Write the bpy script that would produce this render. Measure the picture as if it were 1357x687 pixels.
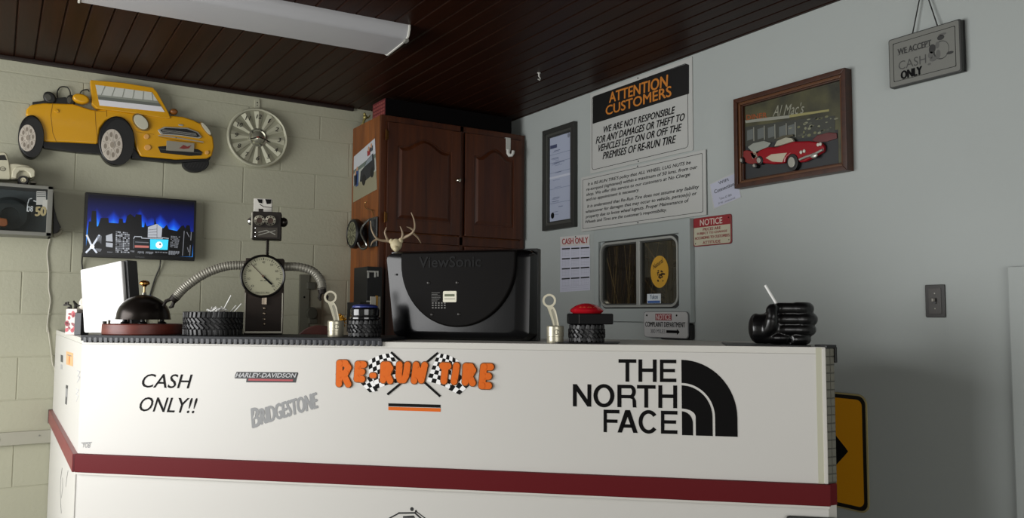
import bpy, bmesh, math, random
from mathutils import Matrix, Vector
random.seed(7)
for o in list(bpy.data.objects): bpy.data.objects.remove(o)
SC = bpy.context.scene
COL = SC.collection
PI = math.pi

# ---------------------------------------------------------------- camera, light, exposure
def look_matrix(pos, yaw, pitch, roll):
    f = Vector((math.sin(yaw)*math.cos(pitch), math.cos(yaw)*math.cos(pitch), math.sin(pitch)))
    r = Vector((math.cos(yaw), -math.sin(yaw), 0)); u = r.cross(f)
    r2 = r*math.cos(roll)+u*math.sin(roll); u2 = u*math.cos(roll)-r*math.sin(roll)
    m = Matrix((r2, u2, -f)).transposed().to_4x4(); m.translation = pos
    return m
cam = bpy.data.objects.new('camera', bpy.data.cameras.new('camera')); COL.objects.link(cam)
cam.data.sensor_width = 36; cam.data.lens = 1061.9/1357*36; cam.data.clip_start = .05
cam.matrix_world = look_matrix(Vector((-2.6974, -4.4687, 1.16)), .5707, .0689, .0055)
SC.camera = cam
SC.view_settings.view_transform = 'Standard'; SC.view_settings.look = 'None'
SC.view_settings.gamma = 1; SC.view_settings.use_curve_mapping = False
SC.view_settings.exposure = 0.3
world = bpy.data.worlds.new('world'); SC.world = world; world.use_nodes = True
world.node_tree.nodes['Background'].inputs[0].default_value = (.75, .85, 1, 1)
world.node_tree.nodes['Background'].inputs[1].default_value = .35

def area(name, loc, target, sx, sy, power, color, spread=PI):
    l = bpy.data.lights.new(name, 'AREA'); l.shape = 'RECTANGLE'; l.size = sx; l.size_y = sy
    l.energy = power; l.color = color; l.spread = spread
    o = bpy.data.objects.new(name, l); COL.objects.link(o); o.location = loc
    o.rotation_euler = (Vector(target)-Vector(loc)).to_track_quat('-Z', 'Y').to_euler()
    return o
# daylight through the big shop window in the left wall and the shop front window behind the camera
area('daylight_window', (-4.52, -1.75, 1.25), (0, -2.6, 1.1), 2.4, 1.6, 86, (1, .995, .985))
area('daylight_front', (-2.6, -6.42, 1.1), (-1.6, 0, 1.0), 2.6, 1.5, 36, (1, .98, .945))

# ---------------------------------------------------------------- helpers
def lin(h):
    h = h.lstrip('#'); c = [int(h[i:i+2], 16)/255 for i in (0, 2, 4)]
    return tuple(v/12.92 if v <= .04045 else ((v+.055)/1.055)**2.4 for v in c)+(1,)
_m = {}
def P(hexc, rough=.5, metal=0, emit=0, bump=0, bscale=60, var=0, vscale=6, trans=0, coat=0, spec=.5):
    key = (hexc, rough, metal, emit, bump, bscale, var, vscale, trans, coat, spec)
    if key in _m: return _m[key]
    m = bpy.data.materials.new('paint_'+hexc.strip('#')); m.use_nodes = True; nt = m.node_tree
    b = nt.nodes['Principled BSDF']; c = lin(hexc)
    b.inputs['Base Color'].default_value = c; b.inputs['Roughness'].default_value = rough
    b.inputs['Metallic'].default_value = metal; b.inputs['Coat Weight'].default_value = coat
    b.inputs['Specular IOR Level'].default_value = spec
    b.inputs['Transmission Weight'].default_value = trans
    if emit: b.inputs['Emission Color'].default_value = c; b.inputs['Emission Strength'].default_value = emit
    tc = nt.nodes.new('ShaderNodeTexCoord')
    if var:
        n = nt.nodes.new('ShaderNodeTexNoise'); n.inputs['Scale'].default_value = vscale; n.inputs['Detail'].default_value = 6
        nt.links.new(tc.outputs['Object'], n.inputs['Vector'])
        mx = nt.nodes.new('ShaderNodeMix'); mx.data_type = 'RGBA'
        mx.inputs[6].default_value = tuple(v*(1-var) for v in c[:3])+(1,); mx.inputs[7].default_value = tuple(min(1, v*(1+var)) for v in c[:3])+(1,)
        nt.links.new(n.outputs['Fac'], mx.inputs[0]); nt.links.new(mx.outputs[2], b.inputs['Base Color'])
    if bump:
        n = nt.nodes.new('ShaderNodeTexNoise'); n.inputs['Scale'].default_value = bscale; n.inputs['Detail'].default_value = 5
        nt.links.new(tc.outputs['Object'], n.inputs['Vector'])
        bp = nt.nodes.new('ShaderNodeBump'); bp.inputs['Strength'].default_value = bump; bp.inputs['Distance'].default_value = .01
        nt.links.new(n.outputs['Fac'], bp.inputs['Height']); nt.links.new(bp.outputs['Normal'], b.inputs['Normal'])
    _m[key] = m
    return m
def wood(name, dark, light, scale=(30, 30, 1.5), rough=.4, coat=0, spec=.5):
    m = bpy.data.materials.new(name); m.use_nodes = True; nt = m.node_tree; b = nt.nodes['Principled BSDF']
    tc = nt.nodes.new('ShaderNodeTexCoord'); mp = nt.nodes.new('ShaderNodeMapping'); mp.inputs['Scale'].default_value = scale
    n = nt.nodes.new('ShaderNodeTexNoise'); n.inputs['Scale'].default_value = 1; n.inputs['Detail'].default_value = 8; n.inputs['Roughness'].default_value = .6; n.inputs['Distortion'].default_value = .6
    r = nt.nodes.new('ShaderNodeValToRGB'); r.color_ramp.elements[0].position = .3; r.color_ramp.elements[1].position = .7
    r.color_ramp.elements[0].color = lin(dark); r.color_ramp.elements[1].color = lin(light)
    nt.links.new(tc.outputs['Object'], mp.inputs['Vector']); nt.links.new(mp.outputs['Vector'], n.inputs['Vector'])
    nt.links.new(n.outputs['Fac'], r.inputs['Fac']); nt.links.new(r.outputs['Color'], b.inputs['Base Color'])
    bp = nt.nodes.new('ShaderNodeBump'); bp.inputs['Strength'].default_value = .12; bp.inputs['Distance'].default_value = .004
    nt.links.new(n.outputs['Fac'], bp.inputs['Height']); nt.links.new(bp.outputs['Normal'], b.inputs['Normal'])
    b.inputs['Roughness'].default_value = rough; b.inputs['Coat Weight'].default_value = coat; b.inputs['Specular IOR Level'].default_value = spec
    return m
def glass(name, tint, refl=1.0):
    m = bpy.data.materials.new(name); m.use_nodes = True; nt = m.node_tree; nt.nodes.remove(nt.nodes['Principled BSDF'])
    t = nt.nodes.new('ShaderNodeBsdfTransparent'); t.inputs[0].default_value = tint
    g = nt.nodes.new('ShaderNodeBsdfGlossy'); g.inputs['Roughness'].default_value = .03
    f = nt.nodes.new('ShaderNodeLayerWeight'); p5 = nt.nodes.new('ShaderNodeMath'); p5.operation = 'POWER'; p5.inputs[1].default_value = 5
    k = nt.nodes.new('ShaderNodeMath'); k.operation = 'MULTIPLY_ADD'; k.inputs[1].default_value = .9; k.inputs[2].default_value = .045*refl
    mx = nt.nodes.new('ShaderNodeMixShader')
    nt.links.new(f.outputs['Facing'], p5.inputs[0]); nt.links.new(p5.outputs[0], k.inputs[0]); nt.links.new(k.outputs[0], mx.inputs[0]); nt.links.new(t.outputs[0], mx.inputs[1]); nt.links.new(g.outputs[0], mx.inputs[2])
    nt.links.new(mx.outputs[0], nt.nodes['Material Output'].inputs[0])
    return m

def rr(x0, y0, x1, y1, r, n=5):
    pts = []
    for cx, cy, a in ((x1-r, y0+r, -90), (x1-r, y1-r, 0), (x0+r, y1-r, 90), (x0+r, y0+r, 180)):
        for i in range(n+1):
            t = math.radians(a+90*i/n); pts.append((cx+r*math.cos(t), cy+r*math.sin(t)))
    return pts
def ring(cx, cy, rx, ry, n=32, a0=0, a1=360, rot=0):
    full = abs(a1-a0) >= 360; pts = []
    for i in range(n if full else n+1):
        t = math.radians(a0+(a1-a0)*i/n); x, y = rx*math.cos(t), ry*math.sin(t); q = math.radians(rot)
        pts.append((cx+x*math.cos(q)-y*math.sin(q), cy+x*math.sin(q)+y*math.cos(q)))
    return pts
def bil(q, u, v):          # q: top-left, top-right, bottom-right, bottom-left; v up
    tl, tr, br, bl = q
    return tuple((bl[k]*(1-u)+br[k]*u)*(1-v)+(tl[k]*(1-u)+tr[k]*u)*v for k in (0, 1))
_tc = {}
def text_geo(s, bold=0, shear=0):
    key = (s, bold, shear)
    if key in _tc: return _tc[key]
    cu = bpy.data.curves.new('t', 'FONT'); cu.body = s; cu.offset = bold; cu.shear = shear; cu.resolution_u = 3; cu.size = 1
    o = bpy.data.objects.new('t', cu); COL.objects.link(o)
    me = bpy.data.meshes.new_from_object(o.evaluated_get(bpy.context.evaluated_depsgraph_get()))
    bpy.data.objects.remove(o); bpy.data.curves.remove(cu)
    vs = [tuple(v.co[:2]) for v in me.vertices]; fs = [tuple(p.vertices) for p in me.polygons]
    bpy.data.meshes.remove(me)
    xs = [v[0] for v in vs]; ys = [v[1] for v in vs]
    x0, x1, y0, y1 = min(xs), max(xs), min(ys), max(ys)
    _tc[key] = ([((x-x0)/(x1-x0), (y-y0)/(y1-y0)) for x, y in vs], fs, (x1-x0)/(y1-y0))
    return _tc[key]

class MB:
    """collects shapes and links them as ONE mesh object"""
    def __init__(s, M=None): s.v = []; s.f = []; s.fm = []; s.mats = []; s.M = M or Matrix()
    def add(s, vs, fs, m, X=None):
        X = s.M @ X if X is not None else s.M
        if m not in s.mats: s.mats.append(m)
        k = s.mats.index(m); b = len(s.v)
        s.v += [tuple(X @ Vector(v)) for v in vs]
        for f in fs: s.f.append(tuple(i+b for i in f)); s.fm.append(k)
        return s
    def box(s, x0, x1, y0, y1, z0, z1, m, bevel=0, X=None, seg=2):
        vs = [(x, y, z) for x in (x0, x1) for y in (y0, y1) for z in (z0, z1)]
        fs = [(0, 1, 3, 2), (4, 6, 7, 5), (0, 4, 5, 1), (2, 3, 7, 6), (0, 2, 6, 4), (1, 5, 7, 3)]
        return s._bev(vs, fs, m, bevel, X, seg)
    def _bev(s, vs, fs, m, bevel, X, seg=2, ang=None):
        if bevel:
            bm = bmesh.new(); bv = [bm.verts.new(v) for v in vs]
            for f in fs: bm.faces.new([bv[i] for i in f])
            bm.normal_update()
            ed = [e for e in bm.edges if ang is None or e.calc_face_angle(0) > ang]
            bmesh.ops.bevel(bm, geom=ed, offset=bevel, segments=seg, profile=.5, affect='EDGES', clamp_overlap=True)
            bm.verts.index_update()
            vs = [tuple(v.co) for v in bm.verts]; fs = [tuple(v.index for v in f.verts) for f in bm.faces]; bm.free()
        return s.add(vs, fs, m, X)
    def prism(s, poly, z0, z1, m, bevel=0, X=None, seg=2):
        a = sum(poly[i][0]*poly[(i+1) % len(poly)][1]-poly[(i+1) % len(poly)][0]*poly[i][1] for i in range(len(poly)))
        if a < 0: poly = poly[::-1]
        n = len(poly)
        vs = [(x, y, z0) for x, y in poly]+[(x, y, z1) for x, y in poly]
        fs = [tuple(range(n-1, -1, -1)), tuple(range(n, 2*n))]+[(i, (i+1) % n, n+(i+1) % n, n+i) for i in range(n)]
        return s._bev(vs, fs, m, bevel, X, seg, .6)
    def flat(s, poly, z, m, X=None): return s.prism(poly, z-.0006, z, m, 0, X)
    def lathe(s, prof, m, X=None, seg=32):
        vs = []; idx = []
        for r, h in prof:
            if r < 1e-6: idx.append([len(vs)]); vs.append((0, 0, h))
            else:
                idx.append(list(range(len(vs), len(vs)+seg)))
                vs += [(r*math.cos(2*PI*i/seg), r*math.sin(2*PI*i/seg), h) for i in range(seg)]
        fs = []
        for a, b in zip(idx, idx[1:]):
            for i in range(seg):
                j = (i+1) % seg
                if len(a) == 1 and len(b) == 1: continue
                if len(a) == 1: fs.append((a[0], b[j], b[i]))
                elif len(b) == 1: fs.append((a[i], a[j], b[0]))
                else: fs.append((a[i], a[j], b[j], b[i]))
        return s.add(vs, fs, m, X)
    def cyl(s, p0, p1, r, m, r1=None, seg=20):
        return s.tube([p0, p1], [r, r if r1 is None else r1], m, seg)
    def tube(s, pts, r, m, seg=10, X=None):
        pts = [Vector(p) for p in pts]; n = len(pts); rs = r if isinstance(r, (list, tuple)) else [r]*n
        vs = []; fs = []; t0 = (pts[1]-pts[0]).normalized(); up = t0.orthogonal().normalized()
        for i in range(n):
            t = (pts[min(i+1, n-1)]-pts[max(i-1, 0)]).normalized()
            up = (up-t*up.dot(t)); up = up.normalized() if up.length > 1e-6 else t.orthogonal().normalized()
            w = t.cross(up)
            vs += [tuple(pts[i]+(up*math.cos(2*PI*k/seg)+w*math.sin(2*PI*k/seg))*rs[i]) for k in range(seg)]
        for i in range(n-1):
            for k in range(seg):
                j = (k+1) % seg; fs.append((i*seg+k, i*seg+j, (i+1)*seg+j, (i+1)*seg+k))
        fs.append(tuple(range(seg-1, -1, -1))); fs.append(tuple(range((n-1)*seg, n*seg)))
        return s.add(vs, fs, m, X)
    def ell(s, c, rx, ry, rz, m, X=None, seg=20, rings=10, top=1.0, bot=-1.0):
        T = Matrix.Translation(c) @ Matrix.Diagonal((rx, ry, rz, 1))
        a0, a1 = math.asin(bot), math.asin(top)
        prof = [(math.cos(a0+(a1-a0)*i/rings), math.sin(a0+(a1-a0)*i/rings)) for i in range(rings+1)]
        if bot > -1: prof = [(0, prof[0][1])]+prof
        if top < 1: prof = prof+[(0, prof[-1][1])]
        return s.lathe(prof, m, (X @ T) if X is not None else T, seg)
    def text(s, t, q, z, m, bold=.0, shear=0, X=None):       # q = four corners (tl,tr,br,bl) or (x0,y0,x1,y1)
        if not isinstance(q[0], (tuple, list)): x0, y0, x1, y1 = q; q = [(x0, y1), (x1, y1), (x1, y0), (x0, y0)]
        g, fs, asp = text_geo(t, 0, shear)
        h = abs(q[0][1]-q[3][1]); d = bold*h*1.1
        for k, (dx, dy) in enumerate(((0, 0), (-d, 0), (d, 0), (0, d*.6), (0, -d*.6)) if bold else ((0, 0),)):
            s.add([(p[0]+dx, p[1]+dy, z+k*.00003) for p in (bil(q, u, v) for u, v in g)], fs, m, X)
        return s
    def line(s, pts, w, z, m, X=None):
        for a, b in zip(pts, pts[1:]):
            d = Vector((b[0]-a[0], b[1]-a[1])); 
            if d.length < 1e-6: continue
            d = d.normalized()*w*.5; n = Vector((-d.y, d.x))
            s.flat([(a[0]-d.x+n.x, a[1]-d.y+n.y), (a[0]-d.x-n.x, a[1]-d.y-n.y), (b[0]+d.x-n.x, b[1]+d.y-n.y), (b[0]+d.x+n.x, b[1]+d.y+n.y)], z, m, X)
        return s
    def build(s, name, parent=None, angle=32, label=None, smooth=True):
        me = bpy.data.meshes.new(name); me.from_pydata(s.v, [], s.f)
        for m in s.mats: me.materials.append(m)
        me.polygons.foreach_set('material_index', s.fm)
        bm = bmesh.new(); bm.from_mesh(me)
        for f in bm.faces: f.smooth = smooth
        for e in bm.edges:
            if len(e.link_faces) == 2 and e.calc_face_angle(0) > math.radians(angle): e.smooth = False
        bm.to_mesh(me); bm.free()
        o = bpy.data.objects.new(name, me); COL.objects.link(o)
        if smooth:
            wn = o.modifiers.new('weighted', 'WEIGHTED_NORMAL'); wn.keep_sharp = True; wn.mode = 'FACE_AREA'
        if parent is not None: o.parent = parent
        if label: o['label'] = label
        return o
def tag(o, label, cat, group=None, kind=None):
    o['label'] = label; o['category'] = cat
    if group: o['group'] = group
    if kind: o['kind'] = kind
    return o
def thing(name, label, cat, loc, rotz=0, group=None):
    o = bpy.data.objects.new(name, None); COL.objects.link(o); o.empty_display_size = .05
    o.location = loc; o.rotation_euler = (0, 0, rotz)
    return tag(o, label, cat, group)
def struct(o): o['kind'] = 'structure'; return o
# wall frames: local x = right as seen from the room, local y = up, local z = out of the wall
FR = {'back': Matrix(((1, 0, 0), (0, 0, -1), (0, 1, 0))), 'right': Matrix(((0, 0, -1), (-1, 0, 0), (0, 1, 0)))}
def wall_thing(name, label, cat, wall, u0, z0, group=None, off=0):
    o = bpy.data.objects.new(name, None); COL.objects.link(o); o.empty_display_size = .05
    M = FR[wall].to_4x4(); o.rotation_euler = M.to_euler()
    o.location = M @ Vector((u0, z0, off)); 
    return tag(o, label, cat, group), Matrix.Translation((-u0, -z0, -off))
def copy_tree(o, parent=None):
    c = o.copy(); COL.objects.link(c)
    if parent is not None: c.parent = parent
    for ch in list(o.children): copy_tree(ch, c)
    return c
def T(x, y, z): return Matrix.Translation((x, y, z))
def RX(a): return Matrix.Rotation(math.radians(a), 4, 'X')
def RY(a): return Matrix.Rotation(math.radians(a), 4, 'Y')
def RZ(a): return Matrix.Rotation(math.radians(a), 4, 'Z')

BLACK = P('#0b0b0c', .4); SATIN = P('#141416', .35); RUBBER = P('#131313', .55, bump=.15, bscale=200); CHROME = P('#c8c8c4', .18, 1)
STEEL = P('#8d8c84', .35, 1); WHITE = P('#e8e8e4', .5); INK = P('#09090a', .8, spec=.2); PAPER = P('#dcdde2', .7); GREYMET = P('#6f7472', .45, .4)

# ---------------------------------------------------------------- room shell
ZC = 2.379
PAINT = P('#a9a893', .7, bump=.18, bscale=60, var=.03, vscale=3)
def block_wall():
    b = MB(); x_lo, x_hi = -4.6, .25
    b.box(x_lo, x_hi, .003, .16, 0, ZC+.02, PAINT)
    z0 = 1.0037+1.16; rows = []
    rows.append((z0, z0+.141, -1.157, .406))
    k = 0
    while True:
        top = z0-.203*k; bot = max(0, top-.203)
        rows.append((bot, top, -1.5851+(.0 if k % 2 else .203), .406)); k += 1
        if bot <= 0: break
    rows.append((z0+.141, ZC+.02, 0, 9))
    g = .0024
    for bot, top, x0, st in rows:
        n0 = math.floor((x_lo-x0)/st)
        x = x0+n0*st
        while x < x_hi:
            a, c = max(x+g, x_lo), min(x+st-g, x_hi)
            if c-a > .02: b.box(a, c, 0, .012, bot+g, top-g, PAINT, .003, seg=2)
            x += st
    return b.build('wall_back')
struct(block_wall())
GREY = P('#a9afac', .6, bump=.08, bscale=30, var=.03, vscale=2)
WU0, WU1, WZ0, WZ1 = 1.155, 1.752, 1.19, 1.545          # opening of the small window
b = MB(FR['right'].to_4x4())
b.box(-.16, WU0, 0, ZC+.02, -.03, 0, GREY); b.box(WU1, 6.6, 0, ZC+.02, -.03, 0, GREY)
b.box(WU0, WU1, 0, WZ0, -.03, 0, GREY); b.box(WU0, WU1, WZ1, ZC+.02, -.03, 0, GREY)
struct(b.build('wall_right'))
LWALL = P('#c4c4bc', .8)
b = MB()                                                  # left wall, out of frame, with the shop window opening
b.box(-4.75, -4.6, -6.5, -3.0, 0, ZC, LWALL); b.box(-4.75, -4.6, -.5, .1, 0, ZC, LWALL)
b.box(-4.75, -4.6, -3.0, -.5, 0, .4, LWALL); b.box(-4.75, -4.6, -3.0, -.5, 2.1, ZC, LWALL)
struct(b.build('wall_left'))
b = MB()
b.box(-4.75, -3.95, -6.65, -6.5, 0, ZC, LWALL); b.box(-1.25, .14, -6.65, -6.5, 0, ZC, LWALL); b.box(-3.95, -1.25, -6.65, -6.5, 1.9, ZC, LWALL); b.box(-3.95, -1.25, -6.65, -6.5, 0, .3, LWALL)
struct(b.build('wall_front'))
b = MB(); b.box(-4.75, .14, -6.65, .16, -.05, 0, P('#7d7a73', .6, var=.1)); struct(b.build('floor'))
CEIL = wood('ceiling_wood', '#1d0c05', '#2c1409', (2.5, 40, 40), .42, 0, .12)
CEIL.node_tree.nodes['Mapping'].inputs['Scale'].default_value = (40, 2.5, 40)
b = MB(); w = .083; x = -4.75
while x < .14:
    g = .005; p = [(x, .0), (x+g, -.006), (x+w-g, -.006), (x+w, .0)]
    vs = [(a, -6.65, ZC+.006+h) for a, h in p]+[(a, .16, ZC+.006+h) for a, h in p]
    b.add(vs, [(0, 1, 5, 4), (1, 2, 6, 5), (2, 3, 7, 6)], CEIL); x += w
b.box(-4.75, .14, -6.65, .16, ZC+.006, ZC+.06, CEIL)
struct(b.build('ceiling', smooth=False))
b = MB(); DKT = P('#1d120d', .5); b.box(-4.6, -.96, -.02, 0, ZC-.02, ZC, DKT, .004); struct(b.build('trim_1'))
b = MB(); b.box(-4.6, -2.43, -.022, 0, .536, .597, P('#a09e8f', .6, var=.05), .003)
b.cyl((-2.66, -.0215, .567), (-2.66, -.024, .567), .004, STEEL, seg=8); b.cyl((-2.5, -.0215, .574), (-2.5, -.024, .574), .004, STEEL, seg=8); struct(b.build('trim_2'))
b = MB(FR['right'].to_4x4()); b.box(3.19, 3.30, 0, 1.318, 0, .02, GREY, .003); struct(b.build('trim_3'))

# ---------------------------------------------------------------- small window in the grey wall
win = bpy.data.objects.new('window_1', None); COL.objects.link(win); win['kind'] = 'structure'
Mw = FR['right'].to_4x4(); WP = P('#a0a7a5', .55); ALU = P('#a3a5a0', .45, .3)
b = MB(Mw); o = (1.118, 1.126, 1.824, 1.607)
b.box(o[0], WU0+.002, o[1], o[3], 0, .03, WP, .003); b.box(WU1-.002, o[2], o[1], o[3], 0, .03, WP, .003)
b.box(WU0, WU1, o[1], WZ0+.002, 0, .03, WP, .003); b.box(WU0, WU1, WZ1-.002, o[3], 0, .03, WP, .003)
b.build('casing', win)
def frame_ring(b, x0, y0, x1, y1, r, w, z0, z1, m):
    A = rr(x0, y0, x1, y1, r, 6); B = rr(x0+w, y0+w, x1-w, y1-w, max(r-w, .005), 6); n = len(A)
    vs = [(x, y, z) for z in (z0, z1) for L in (A, B) for x, y in L]; fs = []
    for i in range(n):
        j = (i+1) % n
        fs += [(2*n+i, 2*n+j, 3*n+j, 3*n+i), (i, n+i, n+j, j), (i, j, 2*n+j, 2*n+i), (n+i, 3*n+i, 3*n+j, n+j)]
    return b.add(vs, fs, m)
b = MB(Mw); frame_ring(b, WU0, WZ0, WU1, WZ1, .06, .009, .004, .016, P('#2c2d2b', .6)); frame_ring(b, WU0+.009, WZ0+.009, WU1-.009, WZ1-.009, .053, .011, .004, .026, ALU); frame_ring(b, WU0+.018, WZ0+.018, WU1-.018, WZ1-.018, .045, .009, -.01, .016, P('#3c3d3a', .5))
for sx, sy in ((0, 0), (1, 0), (1, 1), (0, 1)):          # corner fill between the square opening and the rounded frame
    cx, cy = (WU0, WU1)[sx], (WZ0, WZ1)[sy]; dx, dy = (1, -1)[sx], (1, -1)[sy]
    arc = [(cx+dx*.06*(1-math.cos(t)), cy+dy*.06*(1-math.sin(t))) for t in [PI/2*i/6 for i in range(7)]]
    b.prism([(cx, cy)]+arc, .002, .012, WP)
b.build('frame', win)
b = MB(Mw); b.box(1.448, 1.474, WZ0+.012, WZ1-.012, -.004, .024, ALU, .003); b.box(1.474, 1.482, WZ0+.02, WZ1-.02, -.004, .014, P('#3c3d3a', .5)); b.build('mullion', win)
GL = glass('window_glass', (.82, .82, .77, 1), 1.2)
for a, c in ((WU0+.02, 1.45), (1.478, WU1-.02)):
    b = MB(Mw); b.box(a, c, WZ0+.02, WZ1-.02, .002, .006, GL); b.build('glass_pane', win)
YS = P('#c9992c', .5); q = [(1.5384, 1.4327), (1.6591, 1.4261), (1.6577, 1.3071), (1.5372, 1.3105)]
b = MB(Mw); cx = sum(p[0] for p in q)/4; cz = sum(p[1] for p in q)/4
b.prism(ring(cx, cz, .062, .078, 28), .0065, .0075, YS)
for i in range(26):
    a = random.uniform(0, 6.28); r = random.uniform(0, .034); b.prism(ring(cx+.012+r*math.cos(a), cz-.018+r*math.sin(a), random.uniform(.003, .007), random.uniform(.003, .006), 7), .0075, .0081, P('#3a2613', .6))
b.text('Natural', [(cx-.045, cz+.035), (cx+.02, cz+.068), (cx+.028, cz+.045), (cx-.04, cz+.012)], .0082, P('#3a2613', .6), .01)
b.build('oval_sticker', win, label='oval yellow sticker with dark drawing')
q = [(1.5098, 1.2630), (1.6056, 1.2612), (1.6051, 1.2140), (1.5093, 1.2148)]
b = MB(Mw); x0, x1, y0, y1 = q[0][0], q[1][0], q[2][1], q[0][1]
b.box(x0, x1, y0, y1, .0065, .0072, P('#dfe6ea', .5)); b.box(x0+.004, x1-.004, y0+.004, y0+.016, .0072, .0078, P('#3f67a8', .5)); b.text('Yukon', (x0+.02, y0+.024, x1-.02, y0+.046), .0079, P('#33506f', .5), .02)
b.build('small_sticker', win, label='small white and blue sticker')
# added dark enclosure beyond that window, shuts out the bright sky
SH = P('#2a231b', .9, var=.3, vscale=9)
b = MB(); b.box(1.45, 1.5, -3.2, 1.5, -.05, 2.6, SH); b.box(.14, 1.5, -3.2, 1.5, 2.55, 2.6, SH); b.box(.14, 1.5, -3.25, -3.2, -.05, 2.6, SH); b.box(.14, 1.5, 1.5, 1.55, -.05, 2.6, SH); b.box(.14, 1.5, -3.2, 1.5, -.06, -.05, SH)
struct(b.build('added_backdrop'))
STRAW = P('#8a7650', .8); TW = P('#54452f', .8)
b = MB()
for i in range(60):
    y = -.66+random.gauss(0, .14); h = random.uniform(1.35, 1.75); t = random.uniform(-.3, .3)
    b.tube([(.55, y, .0), (.55+random.uniform(-.05, .05), y+t*.4, h*.6), (.55+random.uniform(-.1, .1), y+t, h)], [.004, .003, .001], STRAW if random.random() < .3 else TW, 4)
tag(b.build('dry_stalks'), 'bunch of dry stalks seen through the left window pane', 'plant', kind='stuff')
b = MB()
for y0 in (-.75, -.98):
    b.tube([(.9, y0, -.05), (.9, y0+.03, .9), (.88, y0, 1.5), (.9, y0+.05, 2.3)], [.03, .025, .02, .008], TW, 7)
    for i in range(22):
        z = random.uniform(1.0, 2.0); s = random.choice((-1, 1)); l = random.uniform(.2, .5)
        b.tube([(.9, y0+.02, z), (.9+random.uniform(-.1, .1), y0+s*l*.5, z+l*.35), (.9+random.uniform(-.2, .2), y0+s*l, z+l*random.uniform(.5, 1))], [.008, .005, .0015], TW, 5)
tag(b.build('bare_branches'), 'bare tree branches seen through the right window pane', 'branches', kind='stuff')
area('added_fill_beyond', (.9, -.9, 2.5), (.7, -.5, 1.2), .5, .5, 13, (1, .93, .8))  # added fill lamp for the stalks and branches beyond the window

# ---------------------------------------------------------------- counter
CP = Vector((-2.449, -1.412)); CQ = Vector((-.714, -3.027)); CU = (CQ-CP).normalized(); CN = Vector((CU.y, -CU.x))   # CN points to the customers
CL = (CQ-CP).length; CT = 1.072
CANG = math.atan2(CU.y, CU.x)
counter = thing('service_counter', 'white angled service counter with red stripe and black lettering decals', 'counter', (CP.x, CP.y, 0))
MF = Matrix(((CU.x, 0, CN.x, 0), (CU.y, 0, CN.y, 0), (0, 1, 0, 0), (0, 0, 0, 1)))   # local x along front, y up, z out
MR = Matrix(((0, 0, -1, 0), (-1, 0, 0, 0), (0, 1, 0, 0), (0, 0, 0, 1)))             # return side: x toward the customers' corner (-Y), z out (-X)
WH = P('#c9c7c1', .42); WH2 = P('#c9c6be', .45); RED = P('#5c0a11', .6, spec=.2); ST0, ST1 = .630, .690
b = MB(MF); b.box(0, CL-.026, ST1, CT-.02, -.02, 0, WH); b.build('upper_front_panel', counter)
b = MB(MF); b.box(0, CL, 0, ST0, -.02, 0, WH); b.build('lower_front_panel', counter)
b = MB(MR); b.box(-1.408, 0, ST1, CT-.02, -.02, 0, WH); b.build('upper_return_panel', counter)
b = MB(MR); b.box(-1.408, 0, 0, ST0, -.02, .004, WH); b.build('lower_return_panel', counter)
b = MB(MF); b.prism([(0, ST0), (CL+.004, ST0), (CL+.004, ST1), (0, ST1)], -.02, .014, RED, .003); b.box(0, CL, ST0-.006, ST0, -.01, .012, WH2); b.build('red_stripe', counter)
b = MB(MR); b.prism([(-1.41, ST0), (.006, ST0), (.006, ST1), (-1.41, ST1)], -.02, .016, P('#7c2a30', .35), .003); b.box(-1.41, -1.395, ST0-.002, ST1+.002, .0, .018, P('#5b4f4a', .5)); b.build('red_return_stripe', counter)  # stripe paler than the front one, light on this side put into colour
NI = -CN
def cp(s, d): return (CU.x*s+NI.x*d, CU.y*s+NI.y*d)
b = MB(); poly = [(0, 1.41), (0, 0), cp(CL, 0), cp(CL+.0, .48), (.49, .227+.0), (.49, 1.41)]
b.prism([(p[0], p[1]) for p in poly], CT-.02, CT, P('#cbc9c1', .4), .002); b.build('countertop', counter)
b = MB(MF); b.prism([(CL-.026, ST1), (CL-.011, ST1), (CL-.011, CT-.002), (CL-.026, CT-.002)], -.02, .002, P('#b9b8a2', .5)); b.prism([(CL-.011, ST1), (CL, ST1), (CL, CT-.002), (CL-.011, CT-.002)], -.02, .0045, WH2, .002); b.build('corner_trim', counter)
# short tiled end face, turned toward the grey wall
TILE = P('#6c6b60', .6); e0 = cp(CL, 0); ex, ey = 1.0, -.12; eL = .034
ME = Matrix(((ex, 0, ey, e0[0]), (ey, 0, -ex, e0[1]), (0, 1, 0, 0), (0, 0, 0, 1)))
b = MB(ME); b.box(0, eL, ST1, CT, -.03, -.001, P('#4d4c45', .7))
yy = ST1+.004
while yy < CT-.022:
    for k in range(2): b.box(.001+k*.0165, .001+k*.0165+.015, yy, yy+.021, -.004, .001, TILE, .002)
    yy += .0235
b.build('tiled_end_strip', counter, label='narrow strip of small grey tiles')
b = MB(ME); b.box(0, eL-.004, ST0, ST1, -.03, .004, RED, .002); b.box(0, eL-.004, 0, ST0, -.03, 0, WH2); b.build('end_panel', counter)
b = MB(ME); b.box(.0, eL+.006, CT-.004, CT+.006, -.04, .004, BLACK, .002); b.box(eL-.002, eL+.006, CT-.045, CT, -.04, .006, BLACK, .002); b.build('edge_cap', counter, label='black rubber cap on the counter end')
b = MB(MF); b.box(CL-.115, CL+.03, .28, .6, .004, .02, BLACK, .006)
for r in range(6):
    for k in range(3):
        b.ell((CL-.09+k*.05, .315+r*.05, .02), .017, .006, .0025, P('#1d1d1d', .35), T(CL-.09+k*.05, .315+r*.05, .02) @ RZ(45 if (r+k) % 2 else -45) @ T(-(CL-.09+k*.05), -(.315+r*.05), -.02), 8, 4)
b.build('corner_guard', counter, label='black tread plate guard')

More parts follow.
